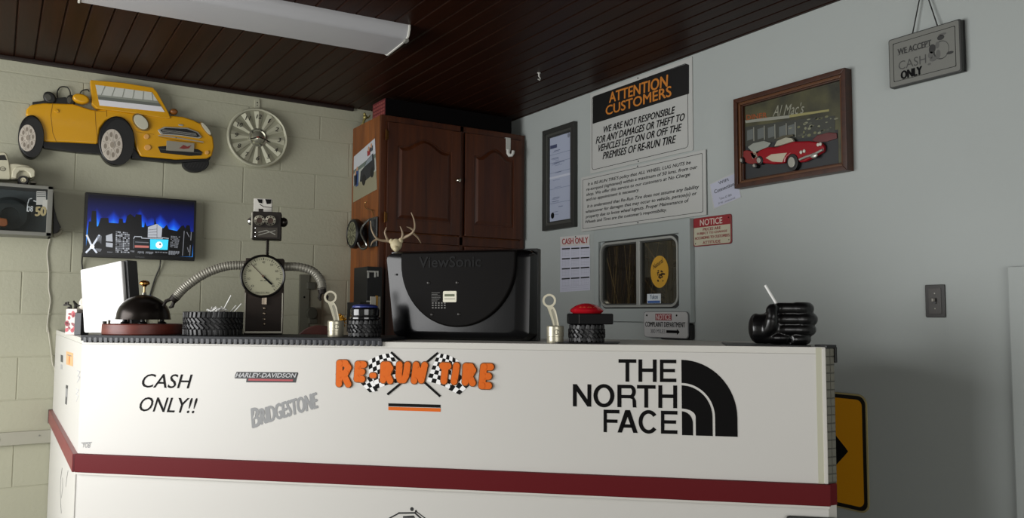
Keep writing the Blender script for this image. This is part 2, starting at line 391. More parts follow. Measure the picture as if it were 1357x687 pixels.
def decal(name, label=None): return MB(MF), name, label
DZ = .0008
# CASH ONLY!!
HAND = P('#121111', .8, spec=.2)
b = MB(MF)
b.text('CASH', [(0.2359, 0.9570), (0.4093, 0.9584), (0.3969, 0.9125), (0.2213, 0.9124)], DZ, HAND, .006)
b.build('cash_lettering', counter); b = MB(MF)
b.text('ONLY!!', [(0.2308, 0.8812), (0.4311, 0.8823), (0.4178, 0.8329), (0.2152, 0.8348)], DZ, HAND, .006)
b.build('cash_lettering', counter, label='black slanted hand lettering on the counter front')
# shop logo: two checkered flags behind orange lettering
def C5(l): return l
FB = P('#0c0c0c', .8, spec=.2); FW = P('#f0f0ee', .5); ORG = P('#d6661a', .6, spec=.2); ORGD = P('#7a4a1c', .5)
for q, q2 in zip(([(1.0106, 1.0123), (1.0879, 1.0366), (1.1291, 0.9491), (1.0168, 0.9155)], [(1.2350, 1.0379), (1.3009, 1.0168), (1.3040, 0.9150), (1.1999, 0.9522)]), ([(0.9847, 0.9437), (1.0180, 0.9664), (1.0429, 0.9193), (1.0168, 0.9138)], [(1.3034, 0.9778), (1.3352, 0.9420), (1.3049, 0.9138), (1.2702, 0.9284)])):
    nx, ny = 7, 7; b = MB(MF)
    for i in range(nx):
        for j in range(ny):
            def pt(u, v):
                x, y = bil(q, u, v); return (x, y+.006*math.sin(u*PI*1.0))
            def edge(a, c): return pt(a, c)
            poly = [edge(i/nx, j/ny), edge((i+1)/nx, j/ny), edge((i+1)/nx, (j+1)/ny), edge(i/nx, (j+1)/ny)]
            b.flat(poly, DZ, FB if (i+j) % 2 else FW)
    for i in range(3):
        for j in range(3):
            poly = [bil(q2, i/3, j/3), bil(q2, (i+1)/3, j/3), bil(q2, (i+1)/3, (j+1)/3), bil(q2, i/3, (j+1)/3)]
            b.flat(poly, DZ+.0004, FB if (i+j) % 2 == 0 else FW)
    b.build('checkered_flag', counter, label='black and white checkered flag')
b = MB(MF)
b.line([(1.0866, 1.0375), (1.2416, 0.9091)], .0165*.42, DZ+.001, FB); b.line([(1.2329, 1.0378), (1.0770, 0.9110)], .0165*.42, DZ+.001, FB); b.build('flag_poles', counter)
LET = [('R', [(0.9080, 1.0111), (0.9595, 1.0119), (0.9585, 0.9287), (0.9076, 0.9301)]), ('E', [(0.9693, 1.0091), (1.0080, 1.0089), (1.0013, 0.9466), (0.9670, 0.9475)]), ('-', [(1.0148, 0.9733), (1.0428, 0.9739), (1.0413, 0.9606), (1.0133, 0.9609)]),
       ('R', [(1.0536, 1.0088), (1.0953, 1.0095), (1.0956, 0.9411), (1.0512, 0.9451)]), ('U', [(1.1048, 1.0104), (1.1506, 1.0095), (1.1438, 0.9462), (1.1033, 0.9462)]), ('N', [(1.1592, 1.0105), (1.2064, 1.0096), (1.1944, 0.9447), (1.1524, 0.9455)]),
       ('T', [(1.2430, 1.0094), (1.2794, 1.0083), (1.2700, 0.9463), (1.2429, 0.9465)]), ('I', [(1.2862, 1.0101), (1.3081, 1.0096), (1.2961, 0.9452), (1.2784, 0.9457)]), ('R', [(1.3173, 1.0089), (1.3601, 1.0072), (1.3573, 0.9400), (1.3138, 0.9440)]),
       ('E', [(1.3726, 1.0082), (1.4133, 1.0081), (1.4072, 0.9346), (1.3657, 0.9345)])]
STK = {'R': [[(.0, .02), (.0, 1)], [(0, 1), (.6, 1), (.88, .8), (.62, .52), (0, .46)], [(.4, .48), (.92, .02)]], 'E': [[(0, 0), (0, 1)], [(0, 1), (.95, 1)], [(0, .5), (.78, .5)], [(0, 0), (.92, 0)]],
       'U': [[(0, 1), (0, .28), (.2, .02), (.65, .02), (.88, .28), (.95, 1)]], 'N': [[(0, 0), (0, 1), (.85, .05), (.95, 1)]], 'T': [[(0, 1), (1, 1)], [(.5, 1), (.45, 0)]], 'I': [[(.5, 1), (.5, 0)]], '-': [[(.1, .5), (.9, .5)]]}
def strokes(b, ch, q, w, z, m):
    cx, cy = sum(p[0] for p in q)/4, sum(p[1] for p in q)/4; ins = .0095
    L, H = abs(q[1][0]-q[0][0]), abs(q[0][1]-q[3][1]); kx, ky = max(.1, 1-2*ins/L), max(.1, 1-2*ins/H)
    qq = [(cx+(p[0]-cx)*1.04, cy+(p[1]-cy)*1.04) for p in q]
    for st in STK[ch]:
        pts = [bil(qq, .5+(u-.5)*kx, .5+(v-.5)*ky) for u, v in st]
        k = STK[ch].index(st)
        for i, (p, r) in enumerate(zip(pts, pts[1:])):
            d = Vector((r[0]-p[0], r[1]-p[1])).normalized(); n = Vector((-d.y, d.x))*w*.5; zz = z+(k*5+i)*.00006
            b.flat([(p[0]+n.x, p[1]+n.y), (p[0]-n.x, p[1]-n.y), (r[0]-n.x, r[1]-n.y), (r[0]+n.x, r[1]+n.y)], zz, m)
        for i, p in enumerate(pts): b.prism(ring(p[0], p[1], w*.5, w*.5, 18), z-.0006, z+.0009+(k*6+i)*.00006, m)
for ch, q in LET:
    b = MB(MF); b2 = MB(MF); w = .0205 if ch != '-' else .016
    strokes(b2, ch, q, w+.0055, DZ+.0010, ORGD); strokes(b, ch, q, w, DZ+.0042, ORG)
    lo = b2.build('letter_outline', counter, smooth=False); b.build('logo_letter', lo, smooth=False, label='fat orange bubble letter')
b = MB(MF); b.prism([(1.0779, 0.8819), (1.2454, 0.8816), (1.2455, 0.8723), (1.0781, 0.8725)], .0002, DZ, FB); b.prism([(1.0781, 0.8712), (1.2455, 0.8710), (1.2456, 0.8601), (1.0783, 0.8606)], .0002, DZ, ORG); b.build('underline_bars', counter, label='short black bar above an orange bar')
# motorcycle brand style badge and tyre maker lettering
SIL = P('#b9babb', .5); DKB = P('#1a1c1d', .5)
b = MB(MF)
b.prism([(0.5649, 0.9697), (0.7750, 0.9718), (0.7770, 0.9673), (0.7717, 0.9527), (0.7691, 0.9394), (0.5985, 0.9367), (0.6001, 0.9486), (0.5583, 0.9485), (0.5595, 0.9591)], .0002, DZ, DKB)
b.prism([(0.6077, 0.9488), (0.7606, 0.9490), (0.7589, 0.9434), (0.6052, 0.9424)], DZ, DZ+.0005, P('#a2333a', .5))
b.text('HARLEY-DAVIDSON', [(0.5670, 0.9663), (0.7713, 0.9686), (0.7672, 0.9553), (0.5620, 0.9521)], DZ+.0012, SIL, .03)
b.build('slanted_badge', counter, label='black slanted badge with silver lettering')
BG = P('#8c8d8d', .6)
b = MB(MF); b.text('B', [(0.6193, 0.8536), (0.6450, 0.8588), (0.6527, 0.8014), (0.6257, 0.7922)], DZ, BG, .04); b.text('RIDGESTONE', [(0.6486, 0.8533), (0.8389, 0.9098), (0.8452, 0.8619), (0.6549, 0.8042)], DZ, BG, .05)
b.flat([(0.6348, 0.8453), (0.6330, 0.8279), (0.6249, 0.8207)], DZ+.0006, WH); b.build('grey_lettering', counter, label='grey tilted lettering')
# outdoor brand style logo
b = MB(MF); NF = P('#080707', .8, spec=.15)
def arc(cx, cy, rx, ry, a0, a1, n=14): return [(cx+rx*math.cos(math.radians(a0+(a1-a0)*i/n)), cy+ry*math.sin(math.radians(a0+(a1-a0)*i/n))) for i in range(n+1)]
def sector(cx, cy, rx, ry, w, h, a0, a1, n=18):
    O, I = arc(cx, cy, rx, ry, a0, a1, n), arc(cx, cy, rx-w, ry-h, a0, a1, n)
    return [[O[i], O[i+1], I[i+1], I[i]] for i in range(n)]
sw, sh = .21, .16
rect = lambda x0, y0, x1, y1: [(x0, y0), (x1, y0), (x1, y1), (x0, y1)]
GLY = {'T': [rect(0, 1-sh, 1, 1), rect(.5-sw/2, 0, .5+sw/2, 1-sh)], 'H': [rect(0, 0, sw, 1), rect(1-sw, 0, 1, 1), rect(sw, .44, 1-sw, .6)],
       'E': [rect(0, 0, sw, 1), rect(sw, 0, 1, sh), rect(sw, 1-sh, 1, 1), rect(sw, .44, .92, .59)], 'F': [rect(0, 0, sw, 1), rect(sw, 1-sh, 1, 1), rect(sw, .42, .88, .57)],
       'N': [rect(0, 0, sw, 1), rect(1-sw, 0, 1, 1), [(sw, 1), (sw, .68), (1-sw, 0), (1-sw, .32)]], 'O': sector(.5, .5, .5, .52, .2, .165, 0, 360, 36),
       'A': [[(0, 0), (.22, 0), (.62, 1), (.38, 1)], [(.78, 0), (1, 0), (.62, 1), (.42, .9)], rect(.25, .22, .75, .37)],
       'C': sector(.5, .5, .5, .52, .2, .165, 38, 322, 30), 'R': [rect(0, 0, sw, 1), rect(sw, 1-sh, .68, 1), rect(sw, .40, .68, .55)]+sector(.66, .70, .30, .30, .2, .15, -90, 90, 14)+[[(.60, .42), (.78, .36), (.80, .0), (1.0, 0), (.98, .06), (.97, .30), (.86, .47)]]}
def word(tl, tr, br, bl, xs, s):
    q = [tl, tr, br, bl]; x0, x1 = xs[0][0], xs[-1][1]
    for ch, (a, c) in zip(s, xs):
        for pl in GLY[ch]: b.flat([bil(q, (a+(c-a)*u-x0)/(x1-x0), v) for u, v in pl], DZ, NF)
word(*[(1.7879, 1.0290), (1.9557, 1.0299), (1.9552, 0.9646), (1.7876, 0.9628)], [(277, 343), (351, 418), (430, 490)], 'THE')
word(*[(1.6525, 0.9528), (1.9574, 0.9552), (1.9568, 0.8893), (1.6525, 0.8870)], [(109, 178), (186, 264), (275, 346), (347, 415), (425, 493)], 'NORTH')
word(*[(1.7435, 0.8798), (1.9576, 0.8815), (1.9570, 0.8151), (1.7433, 0.8140)], [(222, 281), (274, 349), (352, 425), (434, 494)], 'FACE')
b.build('block_lettering', counter, label='bold black block lettering in three lines')
q = [(1.9689, 1.0301), (2.1285, 1.0326), (2.1264, 0.8174), (1.9701, 0.8124)]
def dome(b, x0, x1, y0, y1, xi=None, yi=None, st=68/277):
    H = q[0][1]-q[3][1]; s = st*H
    out = [(x0, y0), (x1, y0)]+[(x0+(x1-x0)*math.cos(t), y0+s+(y1-y0-s)*math.sin(t)) for t in [PI/2*i/16 for i in range(17)]]
    if xi is None: return b.flat(out, DZ, NF)
    inn = [(x0+(xi-x0)*math.cos(t), y0+s+(yi-y0-s)*math.sin(t)) for t in [PI/2*i/16 for i in range(17)]]
    O = out[1:]; I = [(xi, y0)]+inn
    for i in range(len(O)-1): b.flat([O[i], O[i+1], I[i+1], I[i]], DZ, NF)
b = MB(MF); X = lambda t: q[3][0]+(q[2][0]-q[3][0])*t; Y = lambda t: q[3][1]+(q[0][1]-q[3][1])*t
dome(b, X(0), X(1), Y(0), Y(1), X(.60), Y(.69)); dome(b, X(0), X(.555), Y(0), Y(.66), X(.25), Y(.35)); dome(b, X(0), X(.20), Y(0), Y(.315), st=44/277)
b.build('quarter_dome_emblem', counter, label='black quarter dome of nested arcs')
# small drawing at the lower edge of the frame
b = MB(MF); LN = P('#222322', .6); o5 = [(1.0887, 0.5327), (1.1179, 0.5490), (1.1685, 0.5520), (1.1862, 0.5375), (1.1586, 0.5629), (1.1307, 0.5404), (1.1648, 0.5440), (1.1688, 0.5366), (1.1308, 0.5348), (1.1997, 0.5382), (1.1714, 0.5571)]
b.line(o5[0:2], .004, DZ, LN); b.line([o5[1], o5[2], o5[3]], .005, DZ, LN); b.prism(ring(o5[4][0], o5[4][1], .0055, .006, 16), .0002, DZ, LN); b.prism(ring(o5[10][0], o5[10][1], .003, .004, 12), .0002, DZ, LN)
b.flat([o5[5], o5[6], o5[7], o5[8]], DZ, LN); b.line([o5[10], o5[9]], .003, DZ, LN)
p0 = o5[0]; p3 = o5[9]
b.line([(p0[0], p0[1]), (p0[0]-.03, p0[1]-.03), (p0[0]-.02, p0[1]-.1), (p3[0]+.01, p3[1]-.1), (p3[0]+.02, p3[1]-.03), p3], .004, DZ, LN)
b.prism(ring(p0[0]+.02, p0[1]-.1, .03, .03, 20), .0002, DZ, LN); b.prism(ring(p3[0]-.02, p3[1]-.1, .03, .03, 20), .0002, DZ, LN); b.build('car_drawing', counter, label='small black line drawing')
b = MB(MF); b.text('YOB', [(0.0171, 0.7245), (0.0484, 0.7256), (0.0443, 0.7096), (0.0154, 0.7096)], DZ, P('#8b8c8c', .6), 0); b.line([(0.0135, 0.7244), (0.0495, 0.7277)], .003, DZ, P('#8b8c8c', .6)); b.build('small_grey_mark', counter)
# little stickers on the return side
b = MB(MR)
q5 = [(-0.6928, 0.9995), (-0.3540, 1.0062), (-0.3381, 0.9583), (-0.6624, 0.9477)]
b.prism(q5, .0002, DZ, P('#d9a878', .6)); b.line([bil(q5, .2, .75), bil(q5, .8, .75)], .004, DZ+.0004, P('#8a8478', .6)); b.prism(ring(bil(q5, .5, .4)[0], bil(q5, .5, .4)[1], .03, .018, 14), DZ, DZ+.0005, P('#c77a3a', .6)); b.build('orange_sticker', counter, label='faded orange sticker')
b = MB(MR); b.prism([(-1.0078, 0.9708), (-0.8710, 0.9737), (-0.8594, 0.9452), (-0.9931, 0.9416)], .0002, DZ, P('#4b4b4b', .6)); b.prism([(-0.9872, 0.9298), (-0.8895, 0.9335), (-0.8810, 0.9139), (-0.9774, 0.9103)], .0002, DZ, P('#a8a8a8', .6)); b.build('grey_sticker', counter)
b = MB(MR); b.prism([(-0.6332, 0.8680), (-0.5278, 0.8735), (-0.5460, 0.7970), (-0.6337, 0.7916)], .0002, DZ, P('#8c8c8c', .6)); b.prism([(-0.6258, 0.8675), (-0.5276, 0.8725), (-0.5321, 0.8604), (-0.6298, 0.8552)], DZ, DZ+.0004, P('#3a3a3a', .6)); b.prism([(-0.6209, 0.8220), (-0.5389, 0.8267), (-0.5463, 0.7980), (-0.6271, 0.7933)], DZ, DZ+.0004, P('#555555', .6)); b.build('tall_sticker', counter)
b = MB(MR); b.line([(-0.1450, 0.9547), (-0.0358, 0.9570), (-0.1133, 0.9371), (-0.0280, 0.9398), (-0.1262, 0.9158)], .004, DZ, P('#b9b9bb', .6)); b.line([(-0.1610, 0.8903), (-0.0554, 0.8943), (-0.1515, 0.8727), (-0.0584, 0.8740), (-0.1325, 0.8493)], .003, DZ, P('#c6c6c8', .6)); b.build('pale_sticker', counter)
PN = P('#7d7e7e', .6)
for pts, w in (([(-0.5810, 0.5465), (-0.6356, 0.4998), (-0.6219, 0.4518), (-0.5771, 0.4105), (-0.5238, 0.3876)], .004), ([(-0.5356, 0.5170), (-0.5118, 0.4844), (-0.5494, 0.4406)], .003), ([(-0.2947, 0.5843), (-0.3387, 0.5508), (-0.3637, 0.5172)], .003)):
    b = MB(MR); b.line(pts, w, .0052, PN); b.build('pen_scribble', counter)

# ---------------------------------------------------------------- rubber mats on the counter
MATM = P('#222428', .6, spec=.3); 
def place(name, label, cat, s, d, z=CT, rot=None, group=None):
    p = CP+CU*s+NI*d
    return thing(name, label, cat, (p.x, p.y, z), CANG if rot is None else rot, group)
MT = .0105
mat = thing('rubber_mat', 'long black ribbed rubber mat along the left half of the counter edge', 'mat', (CP.x, CP.y, CT))
b = MB(Matrix(((CU.x, NI.x, 0, 0), (CU.y, NI.y, 0, 0), (0, 0, 1, 0), (0, 0, 0, 1))))
b.box(.0, 1.055, -.008, .36, 0.0003, MT, MATM, .002); b.box(0, 1.055, -.0085, -.001, -.008, MT, MATM, .001)
xx = .01
while xx < 1.045:
    b.prism([(xx, -.010), (xx+.013, -.010), (xx+.013, .0), (xx, .0)], -.014, .004, P('#24262b', .45), .002); xx += .0195
b.build('mat_body', mat)

# ---------------------------------------------------------------- things on the counter
SC_ = .0027
def at(x, y, z, rot, name, label, cat, group=None): return thing(name, label, cat, (x, y, z), rot, group)
ZM = CT+MT
RV = math.radians(-38)
# white panel
t = at([(-2.3557, -1.1300, 1.0784)][0][0], [(-2.3557, -1.1300, 1.0784)][0][1], ZM, math.radians(-52), 'plastic_box', 'white slanted-top plastic box with dark back left of the service bell', 'box')
pl = [(-.080, 0), (.122, 0), (.085, .268), (-.112, .236)]
b = MB(RX(90)); b.prism(pl, .0, .018, P('#f2f2f0', .3), .006, seg=3); b.build('front_shell', t)
b = MB(RX(90)); b.prism([(x*1.0+.01, y*1.0+.003 if y else 0) for x, y in pl], -.05, -.0005, P('#3c3c3c', .5), .004); b.build('back_shell', t)
# patterned tin
t = at([(-2.4427, -0.9670, 1.0753)][0][0], [(-2.4427, -0.9670, 1.0753)][0][1], CT, math.radians(-45), 'patterned_tin', 'small red and white patterned tin holding dark stems at the far left', 'tin')
b = MB(); b.box(-.024, .026, -.02, .02, 0, .1, P('#c9bfb8', .5), .004)
for i in range(12): b.prism(ring(random.uniform(-.016, .018), random.uniform(.015, .085), random.uniform(.004, .009), random.uniform(.005, .014), 7, rot=random.uniform(0, 90)), .0, .0212, P('#b03843', .5) if i % 3 else P('#7d2c34', .5), X=RX(90))
b.build('tin_body', t)
b = MB(); DK = P('#2a2723', .4, .5); b.box(.02, .05, -.024, .02, .0, .085, P('#26262a', .5), .003); b.build('dark_side', t)
b = MB(); b.tube([(-.018, 0, .1), (-.02, 0, .112), (-.032, 0, .116), (-.05, .0, .114)], .004, DK, 8); b.cyl((-.032, 0, .116), (-.032, 0, .126), .0035, DK); b.tube([(-.044, 0, .121), (-.03, 0, .124)], .0035, DK, 8); b.cyl((-.028, 0, .108), (-.028, 0, .095), .005, DK); b.build('tap', t)
b = MB(); b.tube([(.002, 0, .1), (.004, 0, .115), (-.008, .0, .13)], [.006, .007, .003], DK, 8); b.tube([(.004, 0, .112), (.026, 0, .112)], .004, DK, 8); b.build('stem', t)
b = MB(); b.ell((.028, .01, .118), .018, .015, .026, P('#d8d2c6', .9, bump=.5, bscale=80), X=RY(0), seg=9, rings=5); b.build('tissue', t)
# service bell
t = at(-2.258, -1.371, ZM, RV, 'service_bell', 'large dark bronze service bell with brass button on a round wooden base', 'bell')
b = MB(); b.lathe([(0, 0), (.128, 0), (.131, .003), (.131, .034), (.128, .037), (0, .037)], wood('bell_wood', '#54211a', '#7a382a', (6, 6, 40), .45), seg=48); b.build('wooden_base', t)
BR = P('#2b2623', .28, .75)
dome_p = [(.088*math.cos(a)*(1+.04*math.sin(2*a)), .052+.088*math.sin(a)) for a in [PI/2*i/14 for i in range(15)]]
b = MB(); b.lathe([(.086, .054), (.091, .052)]+dome_p[1:-1]+[(0, dome_p[-1][1])], BR, seg=48); b.build('dome', t)
for k in range(3):
    a = math.radians(-90+120*k+28); b = MB(T(.07*math.cos(a), .07*math.sin(a), .037)); b.lathe([(0, 0), (.014, 0), (.015, .004), (.008, .008), (.007, .0165), (0, .0165)], BLACK, seg=14); b.build('foot', t)
b = MB(); b.cyl((0, 0, .13), (0, 0, .148), .0095, STEEL, .006); b.cyl((0, 0, .148), (0, 0, .172), .004, P('#a9926a', .3, 1)); b.build('stem', t)
b = MB(T(0, 0, .168)); b.lathe([(0, 0), (.006, 0), (.009, .004), (.0165, .008), (.0175, .014), (.013, .020), (.005, .0225), (0, .0228)], P('#b98346', .25, 1), seg=24); b.build('button', t)
b = MB(); b.cyl((-.1, -.07, .037), (-.1, -.07, .046), .007, DK); b.cyl((-.082, -.075, .037), (-.082, -.075, .05), .006, STEEL); b.build('clapper', t)

# tyres
def tire_thing(name, label, x, y, z, R, H, hole, rot=RV, group=None, puffy=False, nb=34):
    t = at(x, y, z, rot, name, label, 'tire', group)
    b = MB(); r0 = R-.006
    if puffy: prof = [(hole, .004), (hole, 0), (R*.8, 0), (R*.93, H*.1), (r0, H*.3), (r0, H*.7), (R*.93, H*.9), (R*.8, H), (hole, H), (hole, H-.004), (hole, .004)]
    else: prof = [(hole, .004), (hole, 0), (R*.93, 0), (r0, H*.05), (r0, H*.95), (R*.93, H), (hole, H), (hole, H*.3), (hole, .004)]
    b.lathe(prof, P('#161617', .5), seg=48); b.lathe([(0, H*.3), (hole+.001, H*.3)], BLACK)
    b.build('casing', t)
    b = MB(); TRD = P('#1c1c1d', .42)
    for k in range(nb):
        a = 2*PI*k/nb
        for row, (h0, sl) in enumerate(((.14, 8), (.375, 48), (.625, 48), (.86, -8))):
            X = RZ(math.degrees(a)+(row*180/nb*.5)) @ T(r0, 0, H*h0) @ RX(sl if row != 2 else sl)
            w = 2*PI*r0/nb*(.33 if row in (0, 3) else .28)
            hh = H*(.125 if row in (0, 3) else .135)
            sh = 1 if not puffy or row in (1, 2) else .5
            b.box(-.004, .0055*sh, -w, w, -hh, hh, TRD, .0012, X, 1)
    b.build('tread', t)
    return t
tt = tire_thing('tire_tray', 'wide black toy tire used as a tray of white sticks beside the robot', -2.065, -1.577, ZM, .0985, .081, .072, nb=36)
SW = P('#e9e9e4', .5)
ts = Matrix.Rotation(RV, 3, 'Z')
def stick(name, label, base, tip, r, m, group=None, cat='stick', c=(0, 0, 0)):
    b = MB(); d = Vector(tip)-Vector(base); b.cyl((0, 0, 0), tuple(d), r, m, seg=8); o = b.build(name)
    o.location = base; return tag(o, label, cat, group)
c0 = Vector((-2.065, -1.577, ZM))
for lab, bx, tx in (('long white stick leaning furthest up out of the tire tray', (.0, .01, .03), (.052, .02, .138)), ('white stick at the right rim of the tire tray', (.03, .0, .03), (.094, .01, .109)), ('short white stick between two longer ones in the tire tray', (.0, .035, .03), (.062, .04, .103))):
    stick('white_stick', lab, c0+ts @ Vector(bx), c0+ts @ Vector(tx), .0019, SW, 'white sticks in the tire tray')
b = MB()
for i in range(34):
    x, y = random.uniform(-.0, .045), random.uniform(-.03, .03); d = Vector((random.uniform(-1, 1), random.uniform(-1, 1), random.uniform(-.1, .5))).normalized()*.014
    p = Vector((x-.01, y, random.uniform(.077, .092))); b.cyl(tuple(p-d), tuple(p+d), .0022, SW, seg=6)
b.ell((.01, 0, .06), .05, .05, .024, P('#cfcfca', .8, bump=.6, bscale=90), seg=14, rings=6)
o = b.build('stick_ends'); o.location = c0; o.rotation_euler = (0, 0, RV); tag(o, 'heap of short white stick ends filling the tire tray', 'sticks', kind='stuff')

# robot
k = .00273
t = at(-1.88, -1.532, ZM, math.radians(-19), 'scrap_robot', 'robot made of scrap metal with a pressure gauge chest and hose arms', 'robot')
RUST = P('#2a2019', .6, .1, spec=.25, bump=.2, bscale=40, var=.35, vscale=14); EDGE = P('#77746a', .35, .8); DKM = P('#241f1b', .5, .3, spec=.3, var=.2, vscale=30)
b = MB(); b.box(-.066, .066, -.03, .05, 0, .274, RUST, .003)
for x in (-.066, .062): b.box(x, x+.005, -.034, -.029, .005, .15, EDGE, .001)
b.box(-.066, .066, -.034, -.029, .004, .012, EDGE, .001); b.box(-.058, .058, -.0325, -.0298, .016, .13, P('#251c16', .6, .1, spec=.25, var=.3, vscale=20)); b.build('body', t)
b = MB(); b.box(-.006, .012, -.042, -.03, .106, .142, P('#8d8172', .35, .8), .003)
for z in (.094, .075, .055, .038): b.ell((.004, -.033, z), .0055, .004, .0055, P('#8a7d6c', .3, .9), seg=10, rings=6)
b.build('button_row', t)
G = T(-.004, -.035, .209) @ RX(90)
g = MB(G); R = .074
g.lathe([(R*.97, -.02), (R+.003, -.01), (R+.004, .008), (R, .012), (R*.94, .008), (R*.94, .0)], P('#1d1b19', .3, .4), seg=48); gz = g.build('gauge', t)
g = MB(G); FC = P('#9c9a80', .5); g.lathe([(0, .0015), (R*.95, .0015)], FC, seg=48)
for i in range(41):
    a = math.radians(230-280*i/40); r1, r2 = R*.80, R*(.86 if i % 4 else .89); g.line([(r1*math.cos(a), r1*math.sin(a)), (r2*math.cos(a), r2*math.sin(a))], .0011 if i % 4 else .002, .0022, INK)
for i in range(9):
    a = math.radians(225-270*i/8); g.text(str(i*10), (R*.68*math.cos(a)-.005, R*.68*math.sin(a)-.004, R*.68*math.cos(a)+.005, R*.68*math.sin(a)+.004), .0022, P('#4a4838', .6))
g.text('PRESSURE', (-.024, -.063, .024, -.056), .0022, P('#4a4838', .6)); g.line([(-.008, -.016), (-.002, -.016)], .0022, .0022, INK); g.line([(.004, -.016), (.01, -.016)], .0022, .0022, INK); g.build('dial', gz)
g = MB(G); d = Vector((-.041, .042)); e = Vector((.029, -.027)); g.line([tuple(d), (0, 0)], .0022, .004, P('#3a1d15', .5)); g.line([(0, 0), tuple(e)], .0065, .004, INK); g.lathe([(0, .006), (.004, .006), (.004, .002)], P('#5a4335', .4, .6), seg=12); g.build('needle', gz)
# hose arms
def hose(pts, r, n):
    P0 = [Vector(p) for p in pts]; out = []
    for i in range(len(P0)-1):
        a, bb, c, d = P0[max(i-1, 0)], P0[i], P0[i+1], P0[min(i+2, len(P0)-1)]
        for j in range(n):
            u = j/n; out.append(.5*((2*bb)+(c-a)*u+(2*a-5*bb+4*c-d)*u*u+(3*bb-a-3*c+d)*u**3))
    out.append(P0[-1]); return out
HS = P('#8f8c80', .45, .35)
for side, pts in ((-1, [(-.066, .0, .25), (-.135, -.003, .244), (-.205, -.004, .216), (-.266, -.005, .17), (-.301, -.006, .130)]), (1, [(.066, .0, .247), (.12, -.003, .246), (.17, -.006, .23), (.198, -.01, .196), (.203, -.012, .165)])):
    b = MB(); c = hose(pts, 0, 34 if side < 0 else 20); b.tube(c, [(.0165 if (i//2) % 2 else .0150) for i in range(len(c))], HS, 16)
    arm = b.build('hose_arm', t, angle=60)
    e = Vector(pts[-1]); d = (e-Vector(pts[-2])).normalized(); n = Vector((0, 0, 1)).cross(d).normalized(); w = d.cross(n)
    b = MB(); b.tube([e-d*.006, e+d*.016], [.0165, .014], DKM, 14); s2 = Vector((d.z, 0, -d.x))
    for q in (-1, 1): b.tube([e+d*.012+s2*.006*q, e+d*.03+s2*.014*q, e+d*(.05 if q*side < 0 else .04)+s2*.009*q], [.006, .0065, .004], DKM, 8)
    b.build('claw', arm)
b = MB(); pts = [(.006, .01, .272+.0012*i) for i in range(62)]; b.tube(pts, [.0062 if (i//2) % 2 else .0042 for i in range(62)], DKM, 12); b.build('spring_neck', t, angle=60)
b = MB(); b.box(-.047, .053, -.035, .045, .344, .443, DKM, .003); b.box(-.05, -.044, -.037, .04, .344, .44, P('#9a978b', .5, .5), .002); b.build('head', t)
hd = [o for o in t.children if o.name.startswith('head')][0]
for x in (-.0215, .0165):
    b = MB(T(x, -.036, .41) @ RX(90)); b.lathe([(.0105, 0), (.0105, .006), (.0185, .008), (.0195, .004), (.019, 0)], P('#8f8b7d', .35, .8), seg=24); b.lathe([(0, .002), (.0108, .002)], P('#3f2f26', .35, .5), seg=20)
    for i in range(8): a = PI*2*i/8; b.ell((.0148*math.cos(a), .0148*math.sin(a), .0078), .0022, .0022, .0015, INK, seg=6, rings=4)
    b.build('eye', hd)
b = MB(); b.box(-.034, .042, -.0375, -.0345, .35, .386, P('#3b362f', .4, .5), .001)
b.line([(-.026, .0), (0, .008), (.03, -.006)], .003, 0, STEEL, T(.003, -.0378, .367) @ RX(90)); b.line([(-.026, -.01), (.03, .008)], .0022, 0, STEEL, T(.003, -.0378, .367) @ RX(90))
for z in (.352, .366, .382): b.ell((-.034, -.037, z), .003, .003, .003, CHROME, seg=8, rings=5)
b.build('mouth', hd)
b = MB(); b.ell((-.054, .0, .41), .013, .016, .014, CHROME, seg=14, rings=8); b.build('ear', hd); b = MB(); b.ell((.06, .0, .41), .016, .018, .018, P('#3a3632', .25, .8), seg=14, rings=8); b.build('ear', hd)
b = MB(); b.box(-.046, .018, .0, .03, .443, .495, P('#c9c6bd', .6), .002); b.box(-.026, -.01, -.036, -.02, .44, .453, DKM, .001)
pz = T(-.046, -.0006, .443) @ RX(90)
b.flat([(.012, .049), (.030, .049), (.030, .034), (.018, .036)], .001, INK, pz); b.flat([(.04, .05), (.062, .05), (.060, .034), (.046, .032)], .001, INK, pz); b.line([(.022, .03), (.034, .022), (.062, .02)], .002, .001, INK, pz); b.build('paper_hat', hd, label='white printed carton on the head')

